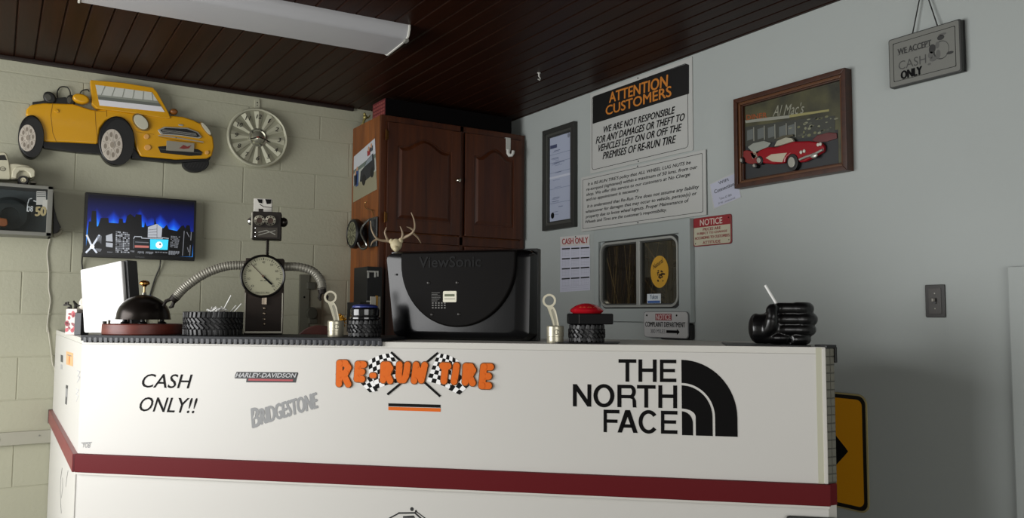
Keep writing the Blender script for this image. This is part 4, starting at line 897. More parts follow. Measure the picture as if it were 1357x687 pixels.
sky = [(-2.3435, 1.4406), (-2.3333, 1.6030), (-2.3248, 1.6036), (-2.3219, 1.6553), (-2.3027, 1.6568), (-2.2975, 1.5809), (-2.2926, 1.5813), (-2.2821, 1.6239), (-2.2481, 1.6263), (-2.2448, 1.6024), (-2.2019, 1.6019), (-2.1998, 1.6258), (-2.1839, 1.6269), (-2.1807, 1.6067), (-2.1707, 1.6073), (-2.1644, 1.6421), (-2.1498, 1.6532), (-2.1291, 1.6379), (-2.1245, 1.6533), (-2.0981, 1.6535), (-2.0944, 1.5900), (-2.0842, 1.5907), (-2.0816, 1.6200), (-2.0716, 1.5954), (-2.0384, 1.6060), (-2.0361, 1.6445), (-2.0265, 1.6068), (-1.9937, 1.5908), (-1.9775, 1.6100), (-1.9673, 1.5868), (-1.9273, 1.5801), (-1.9095, 1.6058), (-1.8963, 1.6124), (-1.8877, 1.5957), (-1.8818, 1.6133), (-1.8667, 1.6143), (-1.8613, 1.5801), (-1.8450, 1.5811), (-1.8496, 1.4502)]
b = MB(M); b.flat(sky, .0613, SB)
zz = .0617
for q in ([(-2.2556, 1.5372), (-2.2282, 1.5497), (-2.2252, 1.5088), (-2.2546, 1.5100)], [(-2.2544, 1.5034), (-2.2240, 1.5018), (-2.2242, 1.4799), (-2.2536, 1.4828)]): b.flat(q, zz, SWH)
q = [(-2.2134, 1.5643), (-2.1495, 1.5599), (-2.1469, 1.4550), (-2.2115, 1.4547)]
for i in range(8):
    for j in range(12):
        if random.random() < .82: b.flat([bil(q, (i+.12)/8, (j+.12)/12), bil(q, (i+.88)/8, (j+.12)/12), bil(q, (i+.88)/8, (j+.8)/12), bil(q, (i+.12)/8, (j+.8)/12)], zz, SWH if random.random() < .5 else SGY)
q = [(-1.9568, 1.5556), (-1.9105, 1.5543), (-1.9218, 1.4909), (-1.9590, 1.4947)]
for i in range(6):
    for j in range(8):
        if random.random() < .8: b.flat([bil(q, (i+.12)/6, (j+.12)/8), bil(q, (i+.88)/6, (j+.12)/8), bil(q, (i+.88)/6, (j+.75)/8), bil(q, (i+.12)/6, (j+.75)/8)], zz, SGY)
b.flat([(-2.0663, 1.5918), (-2.0246, 1.6114), (-1.9990, 1.5927), (-2.0014, 1.5406), (-2.0656, 1.5398)], zz, SWH)
for y in (0, 1, 2, 3): b.line([(-2.0618, 1.5792), (-2.0249, 1.5888)], .0, zz, SB) if 0 else None
for yy_ in ([(-2.0638, 1.5774), (-2.0248, 1.5843)], [(-2.0634, 1.5651), (-2.0243, 1.5697)], [(-2.0629, 1.5517), (-2.0237, 1.5540)], [(-2.0246, 1.6097), (-2.0222, 1.5394)]): b.line(yy_, .0016, zz+.0004, SB)
b.line([(-2.1304, 1.5305), (-2.1257, 1.5402), (-2.0953, 1.5409), (-2.0925, 1.5343), (-2.0644, 1.5342), (-1.9971, 1.5363), (-1.9973, 1.5419), (-1.9684, 1.5396)], .004, zz, SWH); b.line([(-2.1304, 1.5305), (-2.1297, 1.4807)], .002, zz, SGY)
b.flat([(-2.0540, 1.5309), (-1.9677, 1.5334), (-1.9701, 1.4800), (-2.0522, 1.4789)], zz+.0004, SCY); c = [(-2.0106, 1.5034)][0]; b.prism(ring(c[0], c[1], .017, .018, 9), zz+.0004, zz+.0008, P('#d5e6ea', .4, emit=.8)); b.prism(ring(c[0]+.004, c[1]+.004, .005, .006, 8), zz+.0008, zz+.0012, SGY)
b.flat([(-2.1262, 1.5252), (-2.0579, 1.5262), (-2.0564, 1.4804), (-2.1262, 1.4809)], zz, SDG); b.flat([(-2.1242, 1.4959), (-2.0590, 1.4970), (-2.0586, 1.4858), (-2.1238, 1.4849)], zz+.0005, P('#a8645c', .4, emit=.6)); b.line([(-2.1207, 1.5128), (-2.0626, 1.5125)], .004, zz+.0005, SGY)
for q in ([(-2.3388, 1.5324), (-2.3154, 1.4797)], [(-2.3154, 1.4797), (-2.2861, 1.5354)], [(-2.3382, 1.4516), (-2.3154, 1.4797)], [(-2.3154, 1.4797), (-2.2952, 1.4536)]): b.line(q, .0085, zz, P('#b9bfca', .4, emit=.7))
c = [(-2.3144, 1.4797)][0]; b.prism(ring(c[0], c[1], .01, .01, 12), zz, zz+.0005, P('#d9dfe9', .4, emit=.9))
for q in ([(-2.2943, 1.5350), (-2.2740, 1.5350), (-2.2750, 1.4953), (-2.2920, 1.4971)], [(-2.2983, 1.4724), (-2.2717, 1.4710), (-2.2731, 1.4557), (-2.2953, 1.4563)], [(-2.1434, 1.4689), (-2.1242, 1.4693), (-2.1249, 1.4604), (-2.1431, 1.4607)], [(-2.1090, 1.4667), (-2.0795, 1.4670), (-2.0796, 1.4547), (-2.1096, 1.4545)], [(-2.0723, 1.4668), (-2.0354, 1.4674), (-2.0360, 1.4544), (-2.0729, 1.4539)], [(-1.9637, 1.4758), (-1.9107, 1.4760), (-1.9111, 1.4555), (-1.9651, 1.4554)], [(-2.2469, 1.4586), (-2.2224, 1.4586), (-2.2223, 1.4537), (-2.2467, 1.4537)], [(-2.0287, 1.4688), (-1.9687, 1.4688), (-1.9685, 1.4631), (-2.0285, 1.4626)]):
    for i in range(5): b.flat([bil(q, i/5, 1), bil(q, (i+.8)/5, 1), bil(q, (i+.8)/5, 0 if random.random() < .6 else .5), bil(q, i/5, .1)], zz, SGY)
for q in ([(-1.8926, 1.5811), (-1.8966, 1.4550)], [(-1.8790, 1.5762), (-1.8675, 1.5539)], [(-1.8574, 1.5775), (-1.8588, 1.5371)], [(-1.8606, 1.5083), (-1.8617, 1.4566)], [(-1.8738, 1.4961), (-1.8677, 1.4763)]): b.line(q, .0035, zz, SGY)
b.build('skyline_picture', scr, smooth=False)
b = MB(M); b.text('SAMSUNG', [(-2.1197, 1.4407), (-2.0776, 1.4403), (-2.0774, 1.4347), (-2.1195, 1.4352)], .0612, P('#77787a', .4)); b.build('maker_lettering', t)
CAB = P('#26251f', .5)
b = MB(FR['back'].to_4x4()); b.tube(hose([(-2.352, 1.45, .04), (-2.352, 1.40, .012), (-2.342, 1.33, .006), (-2.335, 1.2, .005), (-2.33, 1.077, .005)], 0, 6), .0035, CAB, 8); tag(b.build('cable'), 'dark cable hanging from the lower left corner of the television', 'cable')
b = MB(FR['back'].to_4x4()); b.tube(hose([(-2.0, 1.45, .035), (-1.995, 1.40, .012), (-2.02, 1.32, .006), (-2.045, 1.2, .005), (-2.05, 1.077, .005)], 0, 6), .0035, CAB, 8); tag(b.build('cable'), 'dark cable hanging from under the television middle behind the bell', 'cable')

# ---------------------------------------------------------------- block wall: yellow convertible relief
t, M = wall_thing('car_wall_art', 'yellow convertible car relief with black tires hung on the block wall', 'wall art', 'back', -2.2, 1.9)
YEL = P('#cf970f', .32, coat=.2, var=.06, vscale=8); YELD = P('#7d5208', .4); TBK = P('#0c0c0c', .4); CR = P('#bdbdb4', .3, .6); HUB = P('#c9c0b2', .4, .2)
def ellq(pts, n=28, rot=0):     # centre, right point, top point
    (cx, cy), (ax, ay), (bx, by) = pts
    return [(cx+(ax-cx)*math.cos(a)+(bx-cx)*math.sin(a), cy+(ay-cy)*math.cos(a)+(by-cy)*math.sin(a)) for a in [2*PI*i/n for i in range(n)]]
body = [(-2.5379, 1.9758), (-2.5493, 2.0332), (-2.5741, 2.0834), (-2.6169, 2.0934), (-2.6162, 2.1222), (-2.5993, 2.1481), (-2.5454, 2.1647), (-2.4248, 2.1783), (-2.3428, 2.1618), (-2.3185, 2.1609), (-2.2798, 2.1753), (-2.2401, 2.1721), (-2.1185, 2.1691), (-1.9935, 2.1822), (-1.9185, 2.1857), (-1.8636, 2.1757), (-1.8188, 2.1582), (-1.7844, 2.1272), (-1.7610, 2.0946), (-1.7538, 2.0420), (-1.7636, 1.9934), (-1.7910, 1.9762), (-1.9434, 1.9547), (-2.1111, 1.9521), (-2.1307, 1.9860), (-2.1503, 2.0515), (-2.1879, 2.1142), (-2.2387, 2.1342), (-2.2775, 2.1132), (-2.3005, 2.0713), (-2.3074, 1.9930), (-2.4457, 1.9849)]
b = MB(M); b.prism(body, .0, .052, YEL, .009, seg=3); b.build('body', t)
b = MB(M); b.prism([(-2.5518, 1.9795), (-2.4459, 1.9882), (-2.3047, 1.9966), (-2.2812, 1.9441), (-2.4158, 1.9418), (-2.5368, 1.9471)], 0, .042, TBK, .004); b.prism([(-2.1538, 2.0059), (-2.1112, 1.9543), (-1.9435, 1.9570), (-1.7668, 1.9883), (-1.7774, 1.9682), (-1.9428, 1.9362), (-2.1106, 1.9386), (-2.1514, 1.9386)], 0, .045, TBK, .004); b.build('underbody', t)
for nm, (tp, hp) in (('rear', ([(-2.5912, 1.9927), (-2.5380, 1.9994), (-2.5954, 2.0964)], [(-2.6061, 1.9823), (-2.5720, 1.9866), (-2.6087, 2.0467)])), ('front', ([(-2.2246, 2.0175), (-2.1423, 2.0276), (-2.2290, 2.1423)], [(-2.2455, 1.9926), (-2.1979, 1.9983), (-2.2484, 2.0726)]))):
    b = MB(M); b.prism(ellq(tp, 40), 0, .064, TBK, .008, seg=3); (cx, cy) = tp[0]; a, h = tp[1][0]-cx, tp[2][1]-cy
    b.prism(ring(cx+a*.12, cy-h*.05, a*.86, h*.93, 36), .06, .066, P('#1b1b1a', .5), .002)
    w = b.build('tire', t)
    (cx, cy) = hp[0]; a, h = hp[1][0]-cx, hp[2][1]-cy
    b = MB(M); b.prism(ellq(hp, 32), .06, .07, HUB, .003); b.prism(ring(cx, cy, a*.26, h*.26, 20), .069, .0725, HUB, .001)
    for i in range(8):
        an = PI*2*i/8+.2; b.prism(ring(cx+a*.64*math.cos(an), cy+h*.64*math.sin(an), a*.15, h*.17, 12), .0695, .0704, P('#8b8173', .5)); b.line([(cx+a*.3*math.cos(an+.4), cy+h*.3*math.sin(an+.4)), (cx+a*.92*math.cos(an+.4), cy+h*.92*math.sin(an+.4))], .0018, .0704, P('#93897a', .5))
    b.prism(ring(cx, cy, a*.2, h*.2, 20), .0725, .0731, P('#9a9081', .5)); b.build('hubcap', w)
q = [(-1.8401, 1.9496), (-1.7737, 1.9568), (-1.8386, 1.9006)]
b = MB(M); b.prism([(p[0], min(p[1], q[0][1]+.03)) for p in ellq([q[0], q[1], (q[2][0], 2*q[0][1]-q[2][1])], 32)], 0, .036, P('#121212', .45), .005)
for i in range(7): x = q[0][0]-.045+i*.015; b.line([(x, q[0][1]-.025), (x+.012, q[0][1]+.002)], .003, .037, P('#2e2e2e', .4))
b.build('tire', t)
b = MB(M); fr = [(-2.3530, 2.3075), (-2.2051, 2.3172), (-2.0664, 2.3145), (-2.0447, 2.2925), (-1.9886, 2.1968), (-1.9759, 2.1661), (-1.9981, 2.1607), (-2.1593, 2.1668), (-2.3187, 2.1675), (-2.3408, 2.1875)]
gl = [(-2.3299, 2.2857), (-2.0707, 2.2884), (-2.0066, 2.1942), (-2.3076, 2.1846)]
b.prism(fr, .02, .06, YEL, .005); b.build('windshield_frame', t)
b = MB(M); b.flat(gl, .0606, P('#c9cbc2', .25)); G0 = lambda u, v: bil(gl, u, v)
b.flat([G0(0, .3), G0(1, .3), G0(1, 0), G0(0, 0)], .0612, P('#e4e3e6', .2)); b.flat([G0(0, .44), G0(1, .44), G0(1, .28), G0(0, .28)], .0616, P('#6b6f68', .3)); b.flat([G0(0, .52), G0(1, .56), G0(1, .44), G0(0, .42)], .0614, P('#8f9388', .3))
for i in range(6): u = .06+.17*i; b.line([G0(u, .52), G0(min(.99, u+.10), .97)], .003, .0615, P('#8b8f84', .3))
b.build('windshield', t)
for nm, pts, rim in (('l', [(-2.1170, 2.1261), (-2.0776, 2.1200), (-2.1267, 2.1691)], 1), ('r', [(-1.8014, 2.1333), (-1.7786, 2.1197), (-1.8213, 2.1662)], 1)):
    b = MB(M); b.prism(ellq(pts), .045, .062, P('#8d7440', .3, .6), .003); (cx, cy) = pts[0]
    b.prism([(cx+(x-cx)*.84, cy+(y-cy)*.84) for x, y in ellq(pts)], .06, .068, P('#c2bfab', .2), .003); b.build('headlight', t)
b = MB(M); g1 = [(-2.0372, 2.0978), (-2.0073, 2.1179), (-1.8949, 2.1281), (-1.8396, 2.1118), (-1.8189, 2.0862), (-1.8330, 2.0773), (-1.9259, 2.0797), (-2.0217, 2.0746)]
b.prism(g1, .05, .06, CR, .003); c = [sum(p[0] for p in g1)/8, sum(p[1] for p in g1)/8]
g2 = [(c[0]+(x-c[0])*.9, c[1]+(y-c[1])*.74) for x, y in g1]; b.prism(g2, .06, .0612, P('#1c1c1b', .4))
qg = [(-2.0175, 2.1073), (-1.8504, 2.1057), (-1.8388, 2.0860), (-2.0219, 2.0814)]
for v in (.25, .5, .75): b.line([bil(qg, .03, v), bil(qg, .97, v)], .0022, .062, CR)
b.line([(-2.0299, 2.0689), (-1.9470, 2.0678), (-1.8136, 2.0608)], .0055, .059, CR); b.line([(-2.0297, 2.0621), (-1.9466, 2.0539), (-1.8156, 2.0535)], .002, .0585, YELD); b.build('grille', t)
b = MB(M); b.prism([(-2.0322, 2.0113), (-1.9882, 2.0211), (-1.8367, 2.0204), (-1.8143, 2.0089), (-1.8192, 1.9895), (-1.8794, 1.9804), (-2.0186, 1.9808)], .05, .056, P('#151514', .4), .002); b.line([(-2.0213, 1.9988), (-1.8196, 2.0012)], .003, .0575, P('#4d4d48', .4)); b.build('lower_intake', t)
b = MB(M); ql = [(-1.9922, 2.0460), (-1.8574, 2.0485), (-1.8582, 2.0015), (-1.9927, 1.9953)]; b.prism(ql, .055, .064, P('#8f8a7b', .5), .001); b.flat([bil(ql, u, v) for u, v in ((.45, .3), (.6, .7), (.75, .55), (.9, .75), (.8, .35), (.62, .25))], .0648, P('#7d2f2a', .5)); b.build('license_plate', t)
for pts in ([(-2.0878, 2.0559), (-2.0754, 2.0575), (-2.0883, 2.0684)], [(-2.0808, 2.0010), (-2.0653, 2.0028), (-2.0813, 2.0157)], [(-1.7909, 2.0080), (-1.7809, 2.0092), (-1.7912, 2.0186)]):
    b = MB(M); b.prism(ellq(pts, 18), .05, .058, P('#d8a35c', .3), .002); b.build('lamp', t)
for pts, m in (([(-2.3897, 2.2056), (-2.3531, 2.2045), (-2.3925, 2.2294)], YEL), ([(-1.9621, 2.2029), (-1.9439, 2.2032), (-1.9626, 2.2168)], P('#7d4a1c', .4))):
    b = MB(M); b.prism(ellq(pts), .03, .075, m, .01, seg=3); b.build('mirror', t)
SEAT = P('#1f201d', .5); 
for pts in ([(-2.5210, 2.1986), (-2.4931, 2.1964), (-2.5240, 2.2284)], [(-2.4304, 2.1994), (-2.4113, 2.1979), (-2.4305, 2.2278)]):
    b = MB(M); b.prism(ellq(pts), .0, .035, SEAT, .01, seg=3); b.prism([(x*.5+pts[0][0]*.5-.008, y*.5+pts[0][1]*.5) for x, y in ellq(pts)], .034, .037, P('#4a4a42', .5), .001); b.build('seat', t)
b = MB(M); b.prism([(-2.5924, 2.1556), (-2.5929, 2.1683), (-2.5641, 2.1748), (-2.4915, 2.2031), (-2.4545, 2.2132), (-2.4400, 2.2045), (-2.4389, 2.1762)], .0, .025, SEAT, .003); b.build('interior', t)
for pts in ([(-2.4880, 2.2080), (-2.4900, 2.2360), (-2.4797, 2.2594), (-2.4631, 2.2664), (-2.4451, 2.2628), (-2.4349, 2.2425), (-2.4339, 2.2164)], [(-2.3922, 2.2228), (-2.3894, 2.2497), (-2.3765, 2.2627), (-2.3593, 2.2677), (-2.3512, 2.2579)]):
    b = MB(M); b.tube(hose([(x, y, .012) for x, y in pts], 0, 4), .0028, P('#191a18', .35), 8); b.build('roll_hoop', t)
b = MB(M)
b.line([(-2.5087, 2.1680), (-2.5147, 2.1078), (-2.5031, 2.0231), (-2.4866, 1.9821)], .002, .0527, YELD); b.line([(-2.3262, 2.1597), (-2.3196, 2.0854), (-2.3076, 1.9963)], .002, .0527, YELD); b.line([(-2.2757, 2.1715), (-2.2725, 2.1362)], .002, .0527, YELD); b.line([(-2.3221, 2.1537), (-2.2754, 2.1626)], .0016, .0527, YELD); b.line([(-2.1358, 2.0759), (-2.0531, 2.0729)], .0016, .0527, YELD)
b.prism(ellq([(-2.4915, 2.1316), (-2.4813, 2.1309), (-2.4919, 2.1402)], 16), .05, .058, YEL, .002); b.build('door_lines', t)
b = MB(M); c = [(-1.9256, 2.1380)][0]; b.prism(ring(c[0], c[1], .013, .005, 16), .05, .056, CR, .001); b.build('badge', t)

# ---------------------------------------------------------------- block wall: hubcap clock
t, M = wall_thing('wall_clock', 'round silver hubcap clock with slanted numerals on the block wall', 'clock', 'back', -1.52, 2.127)
CC = T(-1.52, 2.127, 0) @ RZ(0); HS2 = P('#bdbca6', .35, .25); R = .166
b = MB(M @ CC); b.lathe([(R*.97, 0), (R, .012), (R, .026), (R*.96, .036), (R*.92, .034), (R*.90, .026)], HS2, seg=56); b.build('rim', t)
b = MB(M @ CC); b.lathe([(R*.91, .027), (R*.6, .022), (0, .020)], P('#a09f88', .4, .2), seg=56); b.build('dial', t)
for i in range(12):
    a = math.radians(90-30*i); a1, a2 = a-math.radians(10), a+math.radians(10); r1, r2 = R*.3, R*.885
    b = MB(M @ CC); vs = [(r1*math.cos(a1), r1*math.sin(a1), .024), (r2*math.cos(a1), r2*math.sin(a1), .028), (r2*math.cos(a2), r2*math.sin(a2), .028), (r1*math.cos(a2), r1*math.sin(a2), .024), (r1*math.cos(a), r1*math.sin(a), .031), (r2*math.cos(a), r2*math.sin(a), .0345)]
    a3 = a+math.radians(15)
    b.add(vs, [(0, 1, 5, 4), (4, 5, 2, 3), (1, 2, 5), (0, 4, 3)], P('#bcbba4', .4, .15))
    sp_ = b.build('spoke', t, angle=5)
    b = MB(M @ CC); s = str(12 if i == 0 else i); cx, cy = R*.70*math.cos(a), R*.70*math.sin(a); w = .009 if len(s) == 1 else .015
    b.text(s, (cx-w, cy-.0115, cx+w, cy+.0115), .0352, P('#23221c', .5), .02, .25); b.build('numeral', sp_)
b = MB(M @ CC); b.lathe([(R*.31, .022), (R*.31, .030), (R*.26, .034), (R*.22, .032), (R*.2, .04), (R*.1, .048), (0, .05)], P('#b9b8a4', .2, .7), seg=40)
for i in range(5): a = 2*PI*i/5; b.ell((R*.26*math.cos(a), R*.26*math.sin(a), .034), .006, .006, .004, P('#77766a', .3, .7), seg=10, rings=6)
b.build('hub', t)
b = MB(M @ CC); b.line([(0, 0), (R*.38*math.cos(-.35), R*.38*math.sin(-.35))], .005, .054, INK); b.line([(0, 0), (R*.3*math.cos(3.5), R*.3*math.sin(3.5))], .005, .055, INK); b.prism(ring(-.008, -.004, .008, .004, 10), .055, .058, P('#8a2a1c', .4)); b.build('hand', t)
b = MB(M @ CC); b.prism(rr(-.018, R-.01, .012, R+.055, .012), .0, .008, P('#b3b29c', .45), .002); b.prism(ring(-.003, R+.035, .004, .004, 10), .008, .0085, INK); b.prism(ring(-.003, R+.02, .003, .003, 10), .008, .0085, INK); b.build('hanger_tab', t)

# ---------------------------------------------------------------- block wall: display case, toy pickup, cord, bracket
t, M = wall_thing('display_case', 'grey glass fronted display case fixed to the block wall at the left edge', 'case', 'back', -2.75, 1.63)
CF = P('#77776f', .5, .2); x0, x1, z0, z1 = -3.02, -2.495, 1.512, 1.748
b = MB(M); b.box(x0, x1, z0, z0+.012, 0, .148, CF, .002); b.box(x0, x1, z1-.012, z1, 0, .148, CF, .002); b.box(x0, x0+.012, z0, z1, 0, .148, CF, .002); b.box(x1-.012, x1, z0, z1, 0, .148, CF, .002); b.box(x0+.01, x1-.01, z0+.01, z1-.01, .001, .006, P('#666c6e', .7)); b.build('case_body', t)
b = MB(M); 
b.box(x0, x1, z0, z0+.018, .148, .158, CF, .002); b.box(x0, x1, z1-.016, z1, .148, .158, CF, .002); b.box(x1-.022, x1, z0, z1, .148, .158, CF, .002); b.box(x0, x0+.02, z0, z1, .148, .158, CF, .002); b.build('door_frame', t)
b = MB(M); b.box(x0+.02, x1-.022, z0+.018, z1-.016, .150, .153, glass('case_glass', (.8, .82, .82, 1), 1.4)); b.build('glass_front', t)
dg = [o for o in t.children if o.name.startswith('glass_front')][0]
b = MB(M); qn = [(-2.5621, 1.7206), (-2.5250, 1.7224), (-2.5213, 1.6604), (-2.5608, 1.6558)]; b.flat(qn, .1542, P('#a9aaa4', .5))
for v in (.62, .75, .88): b.line([bil(qn, .08, v), bil(qn, .92, v)], .0035, .1547, P('#3d4140', .5))
b.flat([(-2.5346, 1.6810), (-2.5147, 1.6841), (-2.5129, 1.6378), (-2.5290, 1.6337), (-2.5361, 1.6563)], .1546, P('#b4b4ac', .5)); b.build('white_sticker', dg)
b = MB(M); b.text('50', [(-2.5616, 1.6464), (-2.5210, 1.6517), (-2.5217, 1.6082), (-2.5624, 1.6039)], .1548, P('#9a8f68', .5), .06); b.build('number_sticker', dg)
b = MB(M); SK = P('#a7adae', .5); b.line([(-2.5901, 1.6822), (-2.5952, 1.6581), (-2.5963, 1.6244)], .004, .1544, SK); b.line([(-2.5901, 1.6822), (-2.5810, 1.6844)], .004, .1544, SK); b.text('08', [(-2.5960, 1.6473), (-2.5729, 1.6505), (-2.5730, 1.6239), (-2.5961, 1.6208)], .1545, SK, .02); b.line([(-2.5701, 1.6745), (-2.5614, 1.6716)], .005, .1544, SK); b.build('thin_sticker', dg)
t2_, M2 = wall_thing('round_object', 'dark round tire-shaped object inside the grey display case', 'tin', 'back', -2.66, 1.535)  # unknown round object, built in the form of a small toy tire
b = MB(M2 @ T(-2.662, 1.612, .008)); b.lathe([(.035, 0), (.07, 0), (.085, .012), (.085, .05), (.07, .062), (.035, .062), (.035, 0)], P('#3c4142', .8, spec=.2), seg=36); b.lathe([(0, .03), (.036, .03)], P('#464b4c', .8, spec=.2), seg=24); b.build('casing', t2_)
t3, M3 = wall_thing('toy_car', 'small orange toy car inside the grey display case', 'toy car', 'back', -2.78, 1.53)
b = MB(M3); ORC = P('#b5601f', .35)
b.prism([(-2.9, 1.548), (-2.676, 1.548), (-2.668, 1.56), (-2.672, 1.585), (-2.72, 1.592), (-2.75, 1.605), (-2.83, 1.605), (-2.87, 1.588), (-2.905, 1.58)], .078, .14, ORC, .006); b.build('car_body', t3)
for x in (-2.86, -2.72): b = MB(M3 @ T(x, 1.545, .074)); b.lathe([(0, 0), (.015, 0), (.015, .07), (0, .07)], P('#141414', .5), seg=20); b.build('wheel', t3)
# toy pickup
t, M = wall_thing('toy_pickup', 'cream old fashioned toy pickup truck standing on the display case', 'toy truck', 'back', -2.7, 1.748)
CRM = P('#b8b49c', .4, var=.12, vscale=40); TX = lambda pts: pts
cabp = [(-2.7433, 1.7657), (-2.7468, 1.8474), (-2.7434, 1.8799), (-2.7367, 1.8900), (-2.6949, 1.8948), (-2.6855, 1.8865), (-2.6737, 1.8481), (-2.6663, 1.7875), (-2.6668, 1.7694)]
hood = [(-2.6780, 1.8453), (-2.6447, 1.8474), (-2.5955, 1.8425), (-2.5859, 1.8333), (-2.5821, 1.7864), (-2.6718, 1.7697)]
fend = [(-2.6645, 1.7775), (-2.6621, 1.8082), (-2.6507, 1.8282), (-2.6191, 1.8344), (-2.5817, 1.8310), (-2.5700, 1.8190), (-2.5700, 1.7896), (-2.5884, 1.7820), (-2.5955, 1.8039), (-2.6121, 1.8147), (-2.6304, 1.8114), (-2.6408, 1.7943), (-2.6424, 1.7739)]
zb = 1.748
def fl(p): return [(x, max(z, zb+.012)) for x, z in p]
b = MB(M); b.prism(fl(cabp), .05, .128, CRM, .006, seg=3); b.build('cab', t)
b = MB(M); b.prism(fl(hood), .055, .123, CRM, .008, seg=3); b.build('hood', t)
for a, c in ((.122, .143), (.035, .056)): b = MB(M); b.prism(fl(fend), a, c, CRM, .006, seg=3); b.build('fender', t)
xL = cabp[0][0]
b = MB(M); b.box(xL-.13, xL+.002, zb+.02, zb+.062, .045, .133, CRM, .005); b.box(xL-.12, xL-.006, zb+.05, zb+.0635, .055, .123, P('#2b2924', .6)); b.build('cargo_bed', t)
b = MB(M); b.prism([(-2.7143, 1.8545), (-2.7140, 1.8768), (-2.6943, 1.8804), (-2.6850, 1.8577)], .127, .1292, P('#1d1c19', .3)); b.prism([(-2.7422, 1.8514), (-2.7396, 1.8739), (-2.7206, 1.8760), (-2.7196, 1.8539)], .127, .1292, P('#1d1c19', .3)); b.build('side_window', t)
b = MB(M); c = [(-2.6989, 1.8152)][0]; b.prism(ring(c[0], c[1], .012, .011, 16), .128, .1288, P('#4d4a3c', .5)); b.prism(ring(c[0], c[1], .0085, .0075, 16), .1288, .1293, CRM); b.line([(c[0]-.006, c[1]+.002), (c[0]+.006, c[1]+.002)], .002, .1297, P('#33312a', .5)); b.line([(c[0]-.004, c[1]-.003), (c[0]+.004, c[1]-.003)], .002, .1297, P('#33312a', .5)); b.build('door_emblem', t)
for wx, in (([(-2.6163, 1.7837)][0][0],), (xL-.07,)):
    for n0 in (.118, .036):
        b = MB(M @ T(wx, zb+.0215, n0)); b.lathe([(0, .0), (.018, 0), (.0215, .004), (.0215, .018), (.019, .022), (.012, .022), (0, .021)], P('#1a1917', .5), seg=28); w = b.build('wheel', t)
        b = MB(M @ T(wx, zb+.0215, n0+.0215)); b.lathe([(.012, 0), (.011, .003), (.005, .002), (0, .005)], P('#b5ae95', .35, .4), seg=20); b.build('wheel_cap', w)
b = MB(M); q = [(-2.5831, 1.7811), (-2.5638, 1.7815)]; b.box(q[0][0]-.004, q[1][0], zb+.012, zb+.02, .04, .14, P('#57544a', .4, .5), .002); b.build('bumper', t)
# cord and plug
b = MB(FR['back'].to_4x4())
cp_ = [(-2.4924, 1.5105), (-2.5002, 1.4616), (-2.5000, 1.4243), (-2.4907, 1.3503), (-2.4890, 1.2760), (-2.4790, 1.2168), (-2.4831, 1.1576), (-2.4872, 1.0985), (-2.4870, 1.0616)] + [(-2.4856, 1.0874), (-2.4695, 0.9861), (-2.4583, 0.9102), (-2.4450, 0.8530)]
b.tube(hose([(x, z, .006) for x, z in cp_]+[(cp_[-1][0]+.01, .6, .006)], 0, 5), .0028, P('#bab7a6', .5), 8); tag(b.build('power_cable'), 'thin white cord hanging down the block wall from the display case', 'cable')
t, M = wall_thing('power_plug', 'pale plug with black adapter beside the display case right end', 'plug', 'back', -2.45, 1.53)
b = MB(M); b.prism([(-2.4878, 1.7369), (-2.4823, 1.6625), (-2.4670, 1.6037), (-2.4507, 1.5673), (-2.4646, 1.5402), (-2.4818, 1.5355)], .0, .05, P('#1c1b19', .5), .004); b.build('adapter', t)
b = MB(M); b.prism([(-2.4814, 1.5363), (-2.4622, 1.5435), (-2.4466, 1.5609), (-2.4396, 1.5501), (-2.4552, 1.5304), (-2.4774, 1.5186)], .0, .035, P('#9b9784', .6), .004); b.build('plug', t)
# metal bracket behind the robot
t, M = wall_thing('metal_strut', 'grey slotted metal strut with small boxes on the block wall behind the robot', 'bracket', 'back', -1.2, 1.0)
GM = P('#6d6c5f', .5, .5)
b = MB(M); b.box(-1.262, -1.205, .7, 1.378, 0, .02, GM, .002); b.box(-1.20, -1.13, .7, 1.378, 0, .012, P('#8b8977', .5, .3), .002); b.build('channel', t)
b = MB(M); b.box(-1.225, -1.175, 1.295, 1.335, .012, .045, P('#55544a', .5, .4), .004); b.build('clamp_box', t)
b = MB(M); b.prism(ring(-1.195, 1.16, .03, .034, 16), .012, .05, P('#4a493f', .5, .4), .004); b.box(-1.21, -1.16, 1.10, 1.16, .012, .04, P('#57564a', .5, .4), .004); b.build('latch_box', t)
b = MB(M); b.prism(ring(-1.235, 1.05, .006, .006, 10), .02, .021, INK); b.prism(ring(-1.235, 1.25, .006, .006, 10), .02, .021, INK); b.build('bolt_hole', t)

# ---------------------------------------------------------------- grey wall: signs, frames, cards
SGN = P('#b9bab6', .45); OW = P('#c47a2c', .5)
t, M = wall_thing('attention_sign', 'large white ATTENTION CUSTOMERS sign with black header and orange lettering', 'sign', 'right', 1.44, 2.145)
A0, A1, B0, B1 = 1.061, 1.826, 1.925, 2.368
b = MB(M); b.box(A0, A1, B0, B1, .001, .006, SGN, .001); b.build('panel', t)
b = MB(M); b.prism([(1.0839, 2.3403), (1.1000, 2.3483), (1.7903, 2.3441), (1.8074, 2.3345), (1.8055, 2.1976), (1.0835, 2.1973)], .0058, .0068, P('#100f0f', .5)); b.build('header_band', t)
b = MB(M); frame_ring(b, A0+.014, B0+.018, A1-.028, B1-.02, .02, .0025, .0058, .0066, INK); b.build('border_line', t)
b = MB(M); b.text('ATTENTION', [(1.2250, 2.3367), (1.6664, 2.3235), (1.6621, 2.2660), (1.2247, 2.2827)], .0072, OW, .035); b.text('CUSTOMERS', [(1.1962, 2.2705), (1.6892, 2.2634), (1.6886, 2.2118), (1.1960, 2.2205)], .0072, OW, .035); b.build('header_lettering', t)
b = MB(M)
